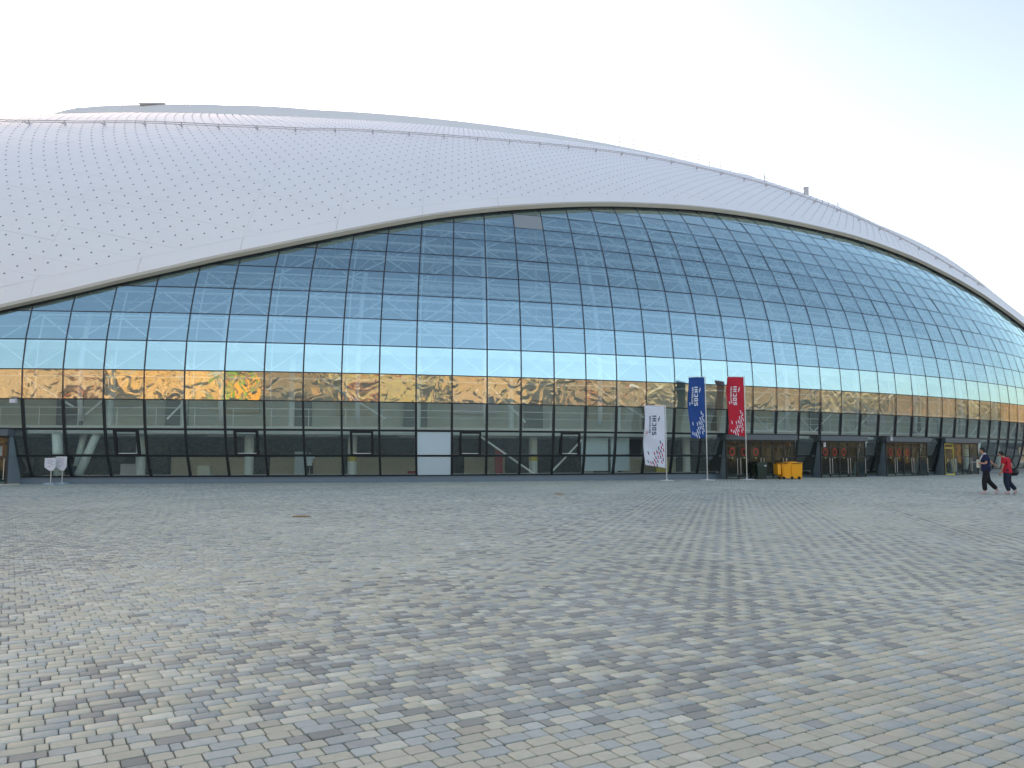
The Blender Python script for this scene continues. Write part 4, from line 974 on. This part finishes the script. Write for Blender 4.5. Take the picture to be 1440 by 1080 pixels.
# lanyard / collar
nb = JA['neckb']; mb = MB(); RA = Matrix.Rotation(math.radians(68), 3, 'Z')
mb.tube([nb+RA@Vector(p) for p in ((.07, -.05, .05), (.075, .05, .03), (.03, .135, -.12), (-.01, .165, -.21))], .013, 6); mb.tube([nb+RA@Vector(p) for p in ((-.07, -.05, .05), (-.075, .05, .03), (-.05, .135, -.12), (-.01, .165, -.21))], .013, 6)
mb.build('lanyard', M['lanyard'], pa)
RB = Matrix.Rotation(math.radians(42), 3, 'Z'); oB = Vector((xB, yB, 0))
def WB(p): return oB+RB@(Vector(p)*(1.72/1.78))
t = thing('shoulder_bag', 'black bag hanging by a strap from the shoulder of the man in red', 'bag', (xB+.35, yB-.1, 0))
me_ = bpy.data.meshes.new('bag_body'); bm = bmesh.new(); bmesh.ops.create_cube(bm, size=1); bmesh.ops.scale(bm, vec=(.36, .19, .27), verts=bm.verts); bmesh.ops.bevel(bm, geom=list(bm.edges), offset=.06, segments=3, affect='EDGES')
bmesh.ops.transform(bm, matrix=Matrix.Translation(WB((.33, -.13, .86)))@Matrix.Rotation(math.radians(15), 4, 'Z'), verts=bm.verts); bm.to_mesh(me_); bm.free(); me_.materials.append(M['bagm']); me_.polygons.foreach_set('use_smooth', [True]*len(me_.polygons)); link('bag_body', me_, t)
mb = MB(); mb.tube([WB(p) for p in ((.30, -.20, .97), (.235, -.13, 1.25), (.17, -.05, 1.475), (.17, .07, 1.475), (.24, .16, 1.28), (.33, .02, 1.0))], .016, 6); mb.build('strap', M['bagm'], t, True)

# ------------------------------------------------------------------ the other side of the square, mirrored in the glass
mw = [mat('render_sand', (.62, .50, .27), .8, var=.12, scale=.3), mat('render_ochre', (.66, .48, .20), .8, var=.12, scale=.3), mat('render_cream', (.62, .52, .36), .8, var=.1, scale=.3), mat('render_brick', (.42, .16, .09), .8, var=.15, scale=.3), mat('render_brown_shaded', (.36, .29, .18), .8, var=.2, scale=.3), mat('render_olive_shaded', (.34, .33, .17), .8, var=.25, scale=.3), mat('render_grey_shaded', (.13, .125, .11), .8, var=.3, scale=.4)]  # olive, brown and grey walls are darkened in place of shade on these blocks
mroof = mat('roof_red', (.32, .08, .05), .8, var=.1, scale=.5); mwin = mat('window_dark', (.07, .065, .055), .3); mgreen = mat('hoarding_green', (.16, .38, .05), .7, var=.2, scale=.4); mor = mat('hoarding_orange', (.75, .38, .03), .7)
mtrim = [mat('trim_pale', (.62, .55, .42), .8), mat('trim_brown', (.36, .24, .13), .8), mat('trim_rose', (.48, .24, .16), .8), mat('trim_olive', (.30, .30, .12), .8), mat('glazing_grey', (.24, .25, .22), .3)]
def house(x, y, w, d, h, rot, wall, label, roof=True, floors=3):
    t = thing('building', label, 'building', (x, y, 0)); R = Matrix.Translation((x, y, 0))@Matrix.Rotation(rot, 4, 'Z'); rr_ = random.Random(int(x*7))
    mb = MB(); mb.box(-w/2, w/2, -d/2, d/2, -.05, h, R); mb.build('wall', wall, t)
    if roof:
        V = [R@Vector(p) for p in ((-w/2-.6, -d/2-.6, h+.01), (w/2+.6, -d/2-.6, h+.01), (w/2+.6, d/2+.6, h+.01), (-w/2-.6, d/2+.6, h+.01), (-w/2+2, 0, h+3), (w/2-2, 0, h+3))]
        mesh('roof', V, [(0, 3, 2, 1), (0, 1, 5, 4), (2, 3, 4, 5), (1, 2, 5), (3, 0, 4)], mroof, t)
    nx = max(2, int(w/3.0)); fh = h/floors
    for f in range(floors):
        mb = MB(); mb.box(-w/2, w/2, d/2+.002, d/2+.18, (f+1)*fh-.35, (f+1)*fh-.1, R); mb.build('cornice', mtrim[rr_.choice((0, 1, 2))], t)
        for k in range(nx):
            xx = -w/2+(k+.5)*w/nx+rr_.uniform(-.3, .3); hw = rr_.uniform(.35, .8)
            z0 = f*fh+rr_.uniform(.2, .35)*fh if f else .1
            if rr_.random() < .35: mb = MB(); mb.box(xx+hw+.15, xx+hw+.45, d/2+.002, d/2+.22, f*fh+.05, (f+1)*fh-.4, R); mb.build('pilaster', mtrim[rr_.choice((0, 0, 2, 3))], t)
            mb = MB(); mb.box(xx-hw, xx+hw, d/2+.002, d/2+.06, z0, f*fh+.78*fh, R); mb.build('window', rr_.choice((mwin, mtrim[4], mtrim[1])), t)
    return t
k = 0; R_ = random.Random(11)
for n_, (x, y, w, h, rot, mi, lab) in enumerate((
    (-150, -22, 40, 13, -.95, 1, 'ochre block at the far left of the square behind the viewer'),
    (-112, -62, 38, 11, -.6, 0, 'sand-coloured block left behind the viewer'),
    (-74, -86, 34, 14, -.35, 2, 'cream block with red roof behind the viewer, left of the ochre block'),
    (-36, -98, 30, 12, -.1, 1, 'ochre block straight behind the viewer with red roof'),
    (0, -104, 28, 16, .05, 6, 'tall block with shade put into its grey walls, straight behind the viewer'),
    (36, -100, 32, 11, .15, 5, 'pale olive block behind the viewer on the right, lower than its neighbours'),
    (74, -88, 34, 14, .35, 4, 'brown block behind the viewer, second to the right'),
    (112, -60, 34, 12, .6, 6, 'block with shade put into its grey walls, at the right side of the square'),
    (150, 0, 40, 13, 1.0, 6, 'block with shade put into its grey walls, far right of the square'),
    (176, 66, 40, 14, 1.35, 6, 'block with shade put into its grey walls, beyond the right end of the arena'),
    (168, 130, 40, 13, 1.7, 4, 'brown block furthest beyond the right end of the arena'))):
    house(x, y, w, 14, h, rot, mw[mi], lab, roof=n_ % 3 != 0)
# hoardings and kiosks in front of them
for n_, (x, y, w, h, rot, m, lab) in enumerate((
    (-17, -60, 3.6, 5.0, 0, mgreen, 'green hoarding behind the viewer'), (-12.9, -60.2, 3.6, 5.2, 0, mor, 'orange hoarding beside the green one'),
    (-58, -66, 9, 3.2, -.3, mw[3], 'low red-brown kiosk behind the viewer'), (-34, -78, 8, 3.4, 0, mw[2], 'cream kiosk behind the viewer'),
    (22, -74, 9, 3.0, .1, mw[3], 'low brick kiosk on the right behind the viewer'), (60, -64, 8, 2.6, .3, mw[0], 'low sand-coloured kiosk on the right'), (92, -44, 8, 3.4, .5, mw[3], 'low brick kiosk far to the right'))):
    t = thing('kiosk' if m in mw else 'hoarding', lab, 'kiosk' if m in mw else 'hoarding', (x, y, 0)); R = Matrix.Translation((x, y, 0))@Matrix.Rotation(rot, 4, 'Z'); dp = 3 if m in mw else .12
    mb = MB(); mb.box(-w/2, w/2, -dp/2, dp/2, .0 if m in mw else .4, h, R); mb.build('wall' if m in mw else 'board', m, t)
    if m in mw: mb = MB(); mb.box(-w/2-.3, w/2+.3, -dp/2-.3, dp/2+.5, h+.01, h+.25, R); mb.build('roof', M['white'], t); mb = MB(); mb.box(-w/2+.6, w/2-.6, dp/2+.002, dp/2+.05, .9, h-.5, R); mb.build('window', mwin, t)
    else:
        for s in (-1, 1): mb = MB(); mb.tube([R@Vector((s*w*.4, .12, -.02)), R@Vector((s*w*.4, .12, h))], .08, 6); mb.build('post', M['steel'], t)
